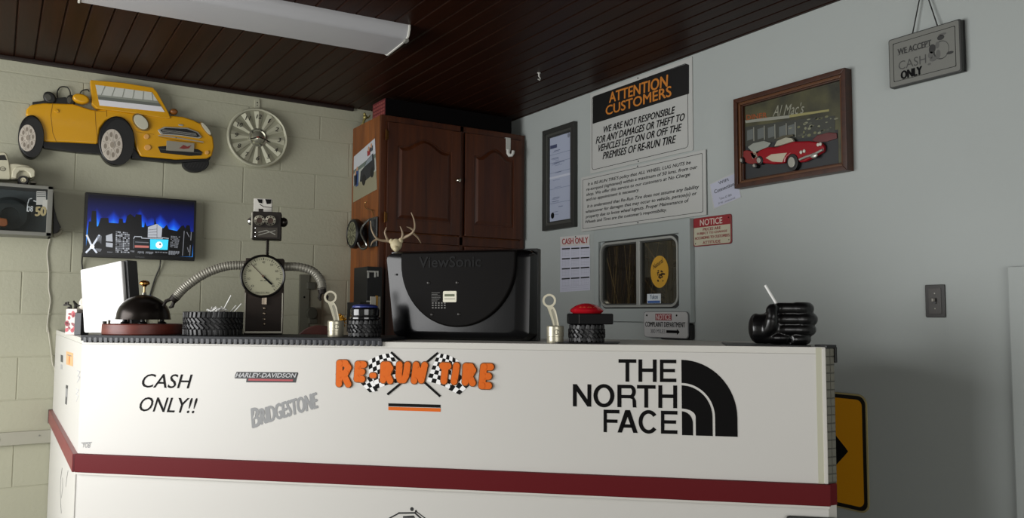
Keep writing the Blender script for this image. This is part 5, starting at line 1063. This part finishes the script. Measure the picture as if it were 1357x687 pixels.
b.text('WE ARE NOT RESPONSIBLE', [(1.1781, 2.1642), (1.7129, 2.1575), (1.7089, 2.1238), (1.1736, 2.1293)], .0068, INK, .035, .12)
b.text('FOR ANY DAMAGES OR THEFT TO', [(1.1175, 2.1183), (1.7787, 2.1116), (1.7731, 2.0775), (1.1106, 2.0806)], .0068, INK, .035, .12)
b.text('VEHICLES LEFT ON OR OFF THE', [(1.1354, 2.0719), (1.7574, 2.0655), (1.7517, 2.0312), (1.1263, 2.0361)], .0068, INK, .035, .12)
b.text('PREMISES OF RE-RUN TIRE', [(1.1754, 2.0249), (1.7183, 2.0172), (1.7125, 1.9801), (1.1686, 1.9876)], .0068, INK, .035, .12); b.build('lettering', t)
b = MB(M); b.ell((1.45, B1-.008, .006), .004, .004, .003, INK, seg=8, rings=4); b.ell((1.45, B0+.008, .006), .004, .004, .003, INK, seg=8, rings=4); b.build('screw', t)
t, M = wall_thing('policy_sign', 'wide white sign with two paragraphs of slanted black text below the attention sign', 'sign', 'right', 1.45, 1.76)
A0, A1, B0, B1 = .986, 1.909, 1.6145, 1.9145
b = MB(M); b.box(A0, A1, B0, B1, .006, .011, SGN, .001); b.build('panel', t)
b = MB(M); frame_ring(b, A0+.014, B0+.014, A1-.018, B1-.014, .006, .0022, .0108, .0116, INK); b.build('border_line', t)
b = MB(M); W_, H_ = A1-A0, B1-B0
for s, a, c, v in (("It is RE-RUN TIRE'S policy that ALL WHEEL LUG NUTS be", .065, .90, .845), ("re-torqued (tightened) within a maximum of 50 kms. from our", .05, .945, .752), ("shop. We offer this service to our customers at No Charge", .05, .895, .659), ("and no appointment is necessary.", .05, .515, .566),
                   ("It is understood that Re-Run Tire does not assume any liability", .06, .955, .44), ("whatsoever for damages that may occur to vehicle, person(s) or", .045, .94, .347), ("property due to loose wheel lugnuts. Proper Maintenance of", .045, .885, .254), ("Wheels and Tires are the customer's responsibility.", .04, .725, .161)):
    b.text(s, (A0+W_*a, B0+H_*(v-.036), A0+W_*c, B0+H_*(v+.036)), .0116, INK, .022, .2)
b.build('lettering', t)
b = MB(M); b.ell((1.45, B1-.007, .011), .004, .004, .003, INK, seg=8, rings=4); b.ell((1.45, B0+.007, .011), .004, .004, .003, INK, seg=8, rings=4); b.build('screw', t)
# framed certificate
t, M = wall_thing('certificate_frame', 'tall dark grey picture frame holding a pale blue document', 'picture frame', 'right', .787, 1.945)
A0, A1, B0, B1 = .633, .941, 1.647, 2.24
def picframe(M, t, A0, A1, B0, B1, w, dep, mat_o, mat_i, lip):
    b = MB(M)
    def bar(p, m, z0, z1, bv): b.prism(p, z0, z1, m, bv)
    for k, (a, c, z) in enumerate(((0, w*.55, dep), (w*.5, w*.85, dep*.78), (w*.8, w, dep*.6))):
        m = mat_o if k != 1 else mat_i
        o_ = [(A0+a, B0+a), (A1-a, B0+a), (A1-a, B1-a), (A0+a, B1-a)]; i_ = [(A0+c, B0+c), (A1-c, B0+c), (A1-c, B1-c), (A0+c, B1-c)]
        for j in range(4): q = (j+1) % 4; bar([o_[j], o_[q], i_[q], i_[j]], m, 0, z, .002)
    return b.build('frame', t)
picframe(M, t, A0, A1, B0, B1, .05, .028, P('#3b3c39', .45, .3), P('#585954', .4, .4), 0)
b = MB(M); b.box(A0+.045, A1-.045, B0+.045, B1-.045, .001, .007, P('#a7afc2', .5)); b.build('document', t)
b = MB(M); D = P('#3d4462', .6); DL = P('#8790a8', .6)
b.box(A0+.053, A0+.12, B1-.115, B1-.095, .007, .0076, D); b.prism(ring(A1-.075, B1-.065, .012, .013, 14), .007, .0076, P('#7a7f8c', .6)); b.prism(ring(A0+.078, B0+.085, .016, .018, 20), .007, .0078, INK)
for v in (.74, .66, .56, .40, .26): b.box(A0+.05, A1-.05, B0+(B1-B0)*v, B0+(B1-B0)*v+.0035, .007, .0074, DL)
for i in range(26):
    z = B0+.08+random.random()*(B1-B0-.2); x = A0+.06+random.random()*.09; b.box(x, x+random.uniform(.02, .08), z, z+.0035, .007, .0075, DL if random.random() < .7 else P('#5c6580', .6))
b.box(A0+.05, A1-.05, B0+.30, B0+.312, .007, .0078, P('#c3c8d4', .5)); b.build('printing', t)
# calendar
t, M = wall_thing('wall_calendar', 'white calendar sheet under a CASH ONLY card left of the small window', 'calendar', 'right', .91, 1.44)
b = MB(M); b.flat([(0.7811, 1.5487), (1.0513, 1.5381), (1.0526, 1.2923), (0.7776, 1.2866)], .002, P('#c3c5d3', .6)); sh = [(0.7811, 1.5487), (1.0513, 1.5381), (1.0526, 1.2923), (0.7776, 1.2866)]; b.build('sheet', t)
b = MB(M)
for r in range(4):
    for c in range(3):
        v = .955-.218*r; u0 = .06+.32*c; b.flat([bil(sh, u0, v), bil(sh, u0+.28, v), bil(sh, u0+.28, v-.03), bil(sh, u0, v-.03)], .0027, P('#1b1b20', .6))
        for k in range(4):
            vv = v-.055-.033*k; 
            for d in range(5): b.flat([bil(sh, u0+.01+d*.054, vv), bil(sh, u0+.035+d*.054, vv), bil(sh, u0+.035+d*.054, vv-.012), bil(sh, u0+.01+d*.054, vv-.012)], .0026, P('#a6a8b5', .6))
for k in range(3): b.line([bil(sh, .06, .12-.04*k), bil(sh, .95, .12-.04*k)], .0012, .0026, P('#9a9cab', .6))
b.build('month_grid', t)
b = MB(M); hq = [(0.7797, 1.6026), (1.0521, 1.5948), (1.0520, 1.5380), (0.7838, 1.5472)]; b.prism(hq, .002, .004, P('#c6c4c0', .6)); b.build('header_card', t)
b = MB(M); b.text('CASH ONLY', [bil(hq, .07, .78), bil(hq, .95, .78), bil(hq, .95, .2), bil(hq, .07, .2)], .0046, P('#9b1f22', .5), .035); b.prism(ring(bil(hq, .54, .88)[0], bil(hq, .54, .88)[1], .004, .004, 10), .004, .006, INK); b.build('lettering', t)
# red notice
t, M = wall_thing('price_notice_sign', 'small cream sign with red NOTICE header right of the small window', 'sign', 'right', 1.935, 1.54)
A0, A1, B0, B1 = 1.822, 2.052, 1.474, 1.606
RB = P('#8c1a22', .45); RT = P('#8a3a38', .5)
b = MB(M); b.prism(rr(A0, B0, A1, B1, .012), .001, .005, P('#7d2a2c', .45), .001); b.prism(rr(A0+.005, B0+.005, A1-.007, B1-.004, .010), .005, .0056, P('#b7b39c', .5)); b.build('panel', t)
b = MB(M); b.prism([(A0+.005, B1-.045)]+[(A1-.007, B1-.045)]+rr(A0+.005, B1-.06, A1-.007, B1-.004, .010)[6:18], .0056, .0062, RB); b.build('header_band', t)
b = MB(M); b.text('NOTICE', (A0+.045, B1-.038, A1-.052, B1-.010), .0067, P('#c9b7ac', .5), .03); b.build('header_lettering', t)
b = MB(M)
for s, a, c, v in (('PRICES ARE', .27, .73, .575), ('SUBJECT TO CHANGE', .11, .89, .435), ("ACCORDING TO CUSTOMER'S", .05, .95, .295), ('ATTITUDE', .26, .72, .12)): b.text(s, (A0+(A1-A0)*a, B0+(B1-B0)*(v-.05), A0+(A1-A0)*c, B0+(B1-B0)*(v+.045)), .0062, RT, .045)
b.build('lettering', t)
b = MB(M); b.ell((A0+.014, B0+.014, .0056), .003, .003, .002, INK, seg=8, rings=4); b.ell((A1-.016, B0+.018, .0056), .003, .003, .002, P('#5c5a50', .5), seg=8, rings=4); b.ell((A1-.016, B1-.016, .006), .003, .003, .002, INK, seg=8, rings=4); b.build('screw', t)
# wifi card
t, M = wall_thing('wifi_card', 'tilted pale card with WIFI lettering tucked under the diner picture corner', 'card', 'right', 2.02, 1.72)
wq = [(1.9265, 1.7505), (2.0762, 1.7813), (2.1022, 1.6731), (1.9511, 1.6409)]; b = MB(M); b.prism([(1.9204, 1.7531), (2.0763, 1.7898), (2.1064, 1.6709), (1.9441, 1.6347)], .0005, .0012, P('#b4b6b4', .3)); b.prism(wq, .001, .002, P('#b3b6c6', .6)); b.build('sheet', t)
b = MB(M); IK = P('#4d5058', .6)
b.text('WIFI', [(1.9744, 1.7569), (2.0320, 1.7655), (2.0362, 1.7529), (1.9787, 1.7435)], .0025, IK, .03); b.text('Connection', [(1.9501, 1.7229), (2.0646, 1.7439), (2.0687, 1.7280), (1.9535, 1.7061)], .0025, IK, .03); b.text('Telus 67 800', [(1.9791, 1.6835), (2.0506, 1.6947), (2.0535, 1.6848), (1.9835, 1.6736)], .0025, P('#6d6f78', .6), .005); b.text('P W : unsecured', [(1.9756, 1.6625), (2.0700, 1.6787), (2.0720, 1.6700), (1.9782, 1.6535)], .0025, P('#6d6f78', .6), .005); b.build('lettering', t)
# complaint sign
t, M = wall_thing('complaint_sign', 'white COMPLAINT DEPARTMENT sign with arrow below the small window', 'sign', 'right', 1.69, 1.115)
M = M @ T(0, 0, -.03)
cq = [(1.5202, 1.1771), (1.8184, 1.1777), (1.8192, 1.0542), (1.5210, 1.0506)]; A0, A1, B0, B1 = cq[0][0], cq[1][0], (cq[3][1]+cq[2][1])/2, (cq[0][1]+cq[1][1])/2
cf = lambda pts: pts
b = MB(M); b.prism(rr(A0, B0, A1, B1, .018), .063, .069, P('#77787a', .4, .3), .001); b.prism(rr(A0+.003, B0+.003, A1-.003, B1-.003, .016), .069, .0696, P('#bdbdbc', .45)); b.build('panel', t)
W_, H_ = A1-A0, B1-B0; fx = lambda u, v: (A0+W_*u, B0+H_*v)
b = MB(M); b.prism([fx(.275, .66), fx(.645, .66), fx(.645, .91), fx(.275, .91)], .0696, .0702, P('#7d4246', .5)); b.prism([fx(.285, .675), fx(.637, .675), fx(.637, .895), fx(.285, .895)], .0702, .0704, P('#96343c', .5)); b.build('header_band', t)
b = MB(M); b.text('NOTICE', fx(.295, .69)+fx(.625, .88), .0709, P('#d0b9b6', .5), .03); b.build('header_lettering', t)
b = MB(M); b.text('COMPLAINT DEPARTMENT', fx(.04, .41)+fx(.94, .60), .0702, P('#141517', .6), .03); b.text('300 MILES', fx(.16, .17)+fx(.50, .325), .0702, P('#5b5c5f', .5), .0)
b.prism([fx(.525, .19), fx(.76, .19), fx(.76, .13), fx(.82, .24), fx(.76, .35), fx(.76, .295), fx(.525, .295)], .0696, .0702, INK); b.build('lettering', t)
b = MB(M); 
for u in (.075, .755): b.ell(fx(u, .85)+(.0696,), .005, .005, .003, INK, seg=10, rings=4)
b.build('screw', t)
t, M = wall_thing('outlet_box', 'black box on the wall half hidden behind the complaint sign', 'box', 'right', 1.74, 1.08)
b = MB(M); b.prism(rr(1.62, 1.045, 1.822, 1.122, .014), .0, .028, P('#0e0e0f', .5), .004); b.build('box_body', t)
# diner picture
t, M = wall_thing('diner_picture', 'brown wooden framed picture of a red convertible outside a diner', 'picture', 'right', 2.375, 1.9)
A0, A1, B0, B1 = 2.103, 2.649, 1.7055, 2.097
FRW = wood('frame_wood', '#2f170d', '#4a2714', (20, 20, 20), .4)
picframe(M, t, A0, A1, B0, B1, .036, .042, FRW, P('#5b3a22', .35), 0)
pq = [(2.1202, 2.0859), (2.5948, 2.0745), (2.5914, 1.7404), (2.1217, 1.7465)]
pc = [(A0+.034, B1-.034), (A1-.034, B1-.034), (A1-.034, B0+.034), (A0+.034, B0+.034)]
pm = bpy.data.materials.new('picture_ground'); pm.use_nodes = True; nt = pm.node_tree; bs = nt.nodes['Principled BSDF']; bs.inputs['Roughness'].default_value = .45
tc = nt.nodes.new('ShaderNodeTexCoord'); n = nt.nodes.new('ShaderNodeTexNoise'); n.inputs['Scale'].default_value = 7; n.inputs['Detail'].default_value = 8; r = nt.nodes.new('ShaderNodeValToRGB')
r.color_ramp.elements[0].position = .35; r.color_ramp.elements[0].color = lin('#23241f'); r.color_ramp.elements[1].position = .75; r.color_ramp.elements[1].color = lin('#5c5a3a')
nt.links.new(tc.outputs['Object'], n.inputs['Vector']); nt.links.new(n.outputs['Fac'], r.inputs['Fac']); nt.links.new(r.outputs['Color'], bs.inputs['Base Color'])
b = MB(M); b.flat(pc, .010, pm); b.build('canvas', t)
canvas = [o for o in t.children if o.name.startswith('canvas')][0]
b = MB(M); GYP = P('#8b8c80', .5); DKP = P('#1b1c1b', .5); YP = P('#8f8a58', .5)
b.flat([(2.1202, 1.9049), (2.3978, 1.8836), (2.5922, 1.8744), (2.5914, 1.7404), (2.1217, 1.7465)], .0106, P('#26282a', .5))
b.flat([(2.1405, 2.0007), (2.2719, 1.9883), (2.3711, 1.9760), (2.3708, 1.9646), (2.1436, 1.9888)], .0112, GYP); b.flat([(2.3711, 1.9776), (2.5553, 1.9609), (2.5551, 1.9531), (2.3708, 1.9662)], .0112, YP)
b.flat([(2.1215, 1.9741), (2.3706, 1.9540), (2.5807, 1.9306), (2.5788, 1.8538), (2.3689, 1.8768), (2.1199, 1.8876)], .0108, P('#373932', .5))
for i in range(5):
    a = [[(2.1688, 1.9546)], [(2.2247, 1.9497)], [(2.2792, 1.9450)], [(2.3360, 1.9379)], [(2.3798, 1.9334)]][i][0]
    b.flat([(a[0]-.018, a[1]), (a[0]+.014, a[1]+.002), (a[0]+.014, a[1]-.042), (a[0]-.018, a[1]-.044)], .0112, P('#5d625f', .5)); b.line([(a[0]+.018, a[1]+.006), (a[0]+.018, a[1]-.05)], .004, .0114, GYP)
for i in range(40):
    u, v = random.uniform(.48, .95), random.uniform(.42, .62); c = bil(pc, u, v); b.prism(ring(c[0], c[1], random.uniform(.003, .012), random.uniform(.002, .006), 8), .0108, .0113, P(random.choice(('#6b6c4c', '#4b4d42', '#7c7d66', '#3c3d34')), .5))
b.text('DINER', [(2.1485, 2.0224), (2.2581, 2.0113), (2.2576, 1.9895), (2.1503, 2.0013)], .0116, P('#8c4a22', .5), .04)
b.text("Al Mac's", [(2.2912, 2.0344), (2.4433, 2.0139), (2.4422, 1.9691), (2.2871, 1.9868)], .0118, P('#8d8d7c', .5), .0, .35); b.build('diner_scene', canvas)
RC = P('#8e1520', .25, coat=.4); CH2 = P('#b5b4ab', .3, .5)
b = MB(M); b.prism([(2.1212, 1.8655), (2.1560, 1.8682), (2.2191, 1.8447), (2.2202, 1.7940), (2.1656, 1.8067), (2.1249, 1.8303)], .0105, .022, P('#7b2422', .4), .004); b.prism([(2.1584, 1.8807), (2.1885, 1.8925), (2.2460, 1.8923), (2.2814, 1.8775), (2.2659, 1.8619), (2.1877, 1.8500)], .0105, .02, P('#8f938a', .4), .003); b.prism([(2.1771, 1.8518), (2.2036, 1.8541), (2.2136, 1.8288), (2.1872, 1.8246)], .02, .022, P('#9a9a88', .4)); b.build('rear_car', canvas)
b = MB(M); b.prism([(2.4780, 1.8527), (2.5010, 1.8681), (2.5545, 1.8698), (2.5890, 1.8609), (2.5902, 1.8399), (2.5448, 1.8351), (2.4914, 1.8423)], .0105, .016, P('#5e2a2a', .5), .003); b.build('far_car', canvas)
b = MB(M); b.prism([(2.2164, 1.8448), (2.2322, 1.8548), (2.2734, 1.8603), (2.3184, 1.8524), (2.4012, 1.8606), (2.4755, 1.8488), (2.5292, 1.8328), (2.5421, 1.8173), (2.5389, 1.7946), (2.5011, 1.7814), (2.4553, 1.7691), (2.4274, 1.7695), (2.4139, 1.7956), (2.3857, 1.8100), (2.3633, 1.7958), (2.3590, 1.7786), (2.3020, 1.7826), (2.2414, 1.7971), (2.2232, 1.8184)], .0105, .03, RC, .007, seg=3); b.build('red_convertible', canvas)
rc = [o for o in canvas.children if o.name.startswith('red_convertible')]
b = MB(M); b.prism([(2.2643, 1.8151), (2.2929, 1.8254), (2.3715, 1.8188), (2.3596, 1.8062), (2.3465, 1.7838), (2.2973, 1.7949)], .03, .0312, P('#b9b09a', .4), .0); b.build('cove_panel', canvas, label='cream side cove')
b = MB(M); b.prism([(2.3085, 1.8542), (2.3239, 1.8762), (2.3681, 1.8828), (2.3967, 1.8743), (2.4059, 1.8597), (2.3431, 1.8547)], .02, .034, P('#a9a795', .25), .003); b.prism([(2.3022, 1.8884), (2.3440, 1.8955), (2.3923, 1.8913), (2.3969, 1.8840), (2.3339, 1.8826)], .016, .022, P('#4d4937', .5), .001); b.build('windshield', canvas)
for q, k in (([(2.3974, 1.7758), (2.4238, 1.7748), (2.3963, 1.8106)], 1), ([(2.2334, 1.8101), (2.2499, 1.8091), (2.2317, 1.8288)], .8), ([(2.1384, 1.8253), (2.1470, 1.8247), (2.1375, 1.8392)], .6), ([(2.2081, 1.7913), (2.2185, 1.7905), (2.2072, 1.8024)], .6)):
    b = MB(M); b.prism(ellq(q, 24), .012, .034, P('#0f0f0f', .5), .003); c = q[0]; b.prism([(c[0]+(x-c[0])*.62-.002, c[1]+(y-c[1])*.62) for x, y in ellq(q, 20)], .033, .037, P('#a5a49a', .35, .4), .001); b.build('wheel', canvas)
b = MB(M); b.tube([(x, y, .034) for x, y in [(2.4323, 1.7807), (2.4649, 1.7873), (2.5014, 1.7907), (2.5391, 1.8023)]], .005, CH2, 8); q = [(2.5012, 1.7853)][0]; b.ell((q[0], q[1], .036), .016, .011, .005, CH2)
for q in [(2.4395, 1.8090), (2.4544, 1.8112), (2.5184, 1.8254), (2.5291, 1.8258)]: b.ell((q[0], q[1], .033), .0065, .0075, .004, P('#c9c7bb', .25), seg=12, rings=6)
b.build('chrome_front', canvas)
# hanging cash sign
t, M = wall_thing('hanging_sign', 'dark framed WE ACCEPT CASH ONLY sign hanging from a cord high on the grey wall', 'sign', 'right', 2.945, 2.065)
cqs = [(2.817, 2.156), (3.075, 2.154), (3.078, 1.976), (2.819, 1.975)]
A0, A1, B0, B1 = 2.818, 3.076, 1.976, 2.155
b = MB(M); b.prism(rr(A0, B0, A1, B1, .008), .012, .03, P('#2f302e', .5), .003); b.box(A0+.002, A1+.0, B0+.002, B1-.002, .002, .0125, BLACK); b.build('board', t)
b = MB(M); b.prism(rr(A0+.004, B0+.004, A1-.006, B1-.004, .006), .03, .0306, P('#74756f', .6)); frame_ring(b, A0+.018, B0+.02, A1-.018, B1-.02, .003, .0016, .0304, .0312, INK); b.build('face', t)
W_, H_ = A1-A0, B1-B0
b = MB(M); IKD = P('#2b2b2a', .6)
b.text('WE ACCEPT', fx(.14, .635)+fx(.61, .755), .0312, IKD, .04); b.text('CASH', fx(.145, .325)+fx(.535, .50), .0312, P('#454543', .6), 0); 
for u in (.14, .2, .26, .33, .40, .47, .54): b.line([fx(u, .635), fx(u+.03, .635)], .0012, .0312, IKD)
b.build('lettering', t)
b = MB(M); b.text('ONLY', fx(.18, .13)+fx(.47, .29), .0313, INK, .07); b.build('handwritten_word', t)
b = MB(M); c = fx(.74, .50)
b.prism(ring(c[0], c[1], .027, .032, 24), .0306, .0312, IKD); b.prism(ring(c[0]+.002, c[1], .024, .029, 24), .0312, .0316, P('#74756f', .6)); 
for dx, dy, rx, ry in ((0, .043, .012, .009), (.006, .053, .014, .004), (-.03, .012, .012, .016), (-.036, -.008, .01, .012), (-.028, -.024, .013, .008), (-.012, .02, .007, .012), (-.01, -.012, .008, .016), (.03, -.018, .012, .005)): b.prism(ring(c[0]+dx, c[1]+dy, rx, ry, 14), .0312, .0318, P('#5b5b58', .6) if rx != .012 else IKD)
b.prism(ring(c[0]-.042, c[1]-.038, .006, .004, 12), .0306, .0312, P('#5b5b58', .6)); b.build('drawing', t, label='small ink drawing of a round money bag')
nq = [(2.9421, 2.2919), (2.9034, 2.1664), (2.9939, 2.1684)]
b = MB(M); CD = P('#1d1d1c', .6); ny = 2.33; nx = nq[0][0]
for q in nq[1:]: b.cyl((nx, ny, .012), (q[0], B1-.002, .02), .0022, CD, seg=8)
b.cyl((nx, ny+.004, 0), (nx, ny+.004, .018), .003, STEEL, seg=8); b.build('cord', t)
# light switch
t, M = wall_thing('light_switch', 'dark bronze toggle light switch on the grey wall', 'switch', 'right', 2.947, 1.213)
b = MB(M); A0, A1, B0, B1 = 2.9125, 2.981, 1.157, 1.269; b.prism(rr(A0, B0, A1, B1, .004), .0005, .006, P('#262523', .4, .4), .002); b.prism(rr(A0+.012, B0+.012, A1-.012, B1-.012, .003), .006, .0075, P('#34322f', .4, .4), .001); b.build('cover_plate', t)
b = MB(M); b.box(2.941, 2.952, 1.203, 1.224, .007, .011, P('#1a1918', .4), .001); b.box(2.9425, 2.9505, 1.211, 1.222, .010, .022, P('#8f8c84', .4), .002); b.build('toggle', t)
for z in (1.187, 1.239): b = MB(M); b.ell((2.947, z, .0075), .0028, .0028, .0015, STEEL, seg=8, rings=4); b.build('screw', t)
# yellow road sign
t, M = wall_thing('road_sign', 'yellow rectangular road sign with black border on the grey wall behind the counter end', 'sign', 'right', 2.4, .7)
yq = [(2.5716, 0.8743), (2.6868, 0.8703), (2.6841, 0.4438), (2.5763, 0.4377)]
A1, B0, B1 = (yq[1][0]+yq[2][0])/2, yq[2][1], (yq[1][1]+yq[0][1])/2; A0 = A1-.40
b = MB(M); b.prism(rr(A0, B0, A1, B1, .035), .008, .012, P('#a89b6a', .5), .001); b.prism(rr(A0+.006, B0+.006, A1-.006, B1-.006, .03), .012, .0126, P('#141210', .5)); b.prism(rr(A0+.02, B0+.02, A1-.02, B1-.02, .022), .0126, .0132, P('#d8940f', .4)); b.build('plate', t)
tip = [(2.6057, 0.6580), (2.5608, 0.7046), (2.5582, 0.6036)]
b = MB(M); q1 = A0+.08; zc = tip[0][1]
b.prism([(tip[0][0], zc), (tip[0][0]-.012, zc+.014), (tip[1][0]-.02, tip[1][1]+.02), (q1+.12, tip[1][1]+.02), (q1+.12, zc+.03), (q1, zc+.03), (q1, zc-.03), (q1+.12, zc-.03), (q1+.12, tip[2][1]-.02), (tip[2][0]-.02, tip[2][1]-.02), (tip[0][0]-.012, zc-.014)], .0132, .0138, INK); b.build('arrow', t)
b = MB(M); b.cyl((A0+.2, B1-.04, 0), (A0+.2, B1-.04, .015), .006, STEEL, seg=8); b.cyl((A0+.2, B0+.04, 0), (A0+.2, B0+.04, .015), .006, STEEL, seg=8); b.build('bolt', t)
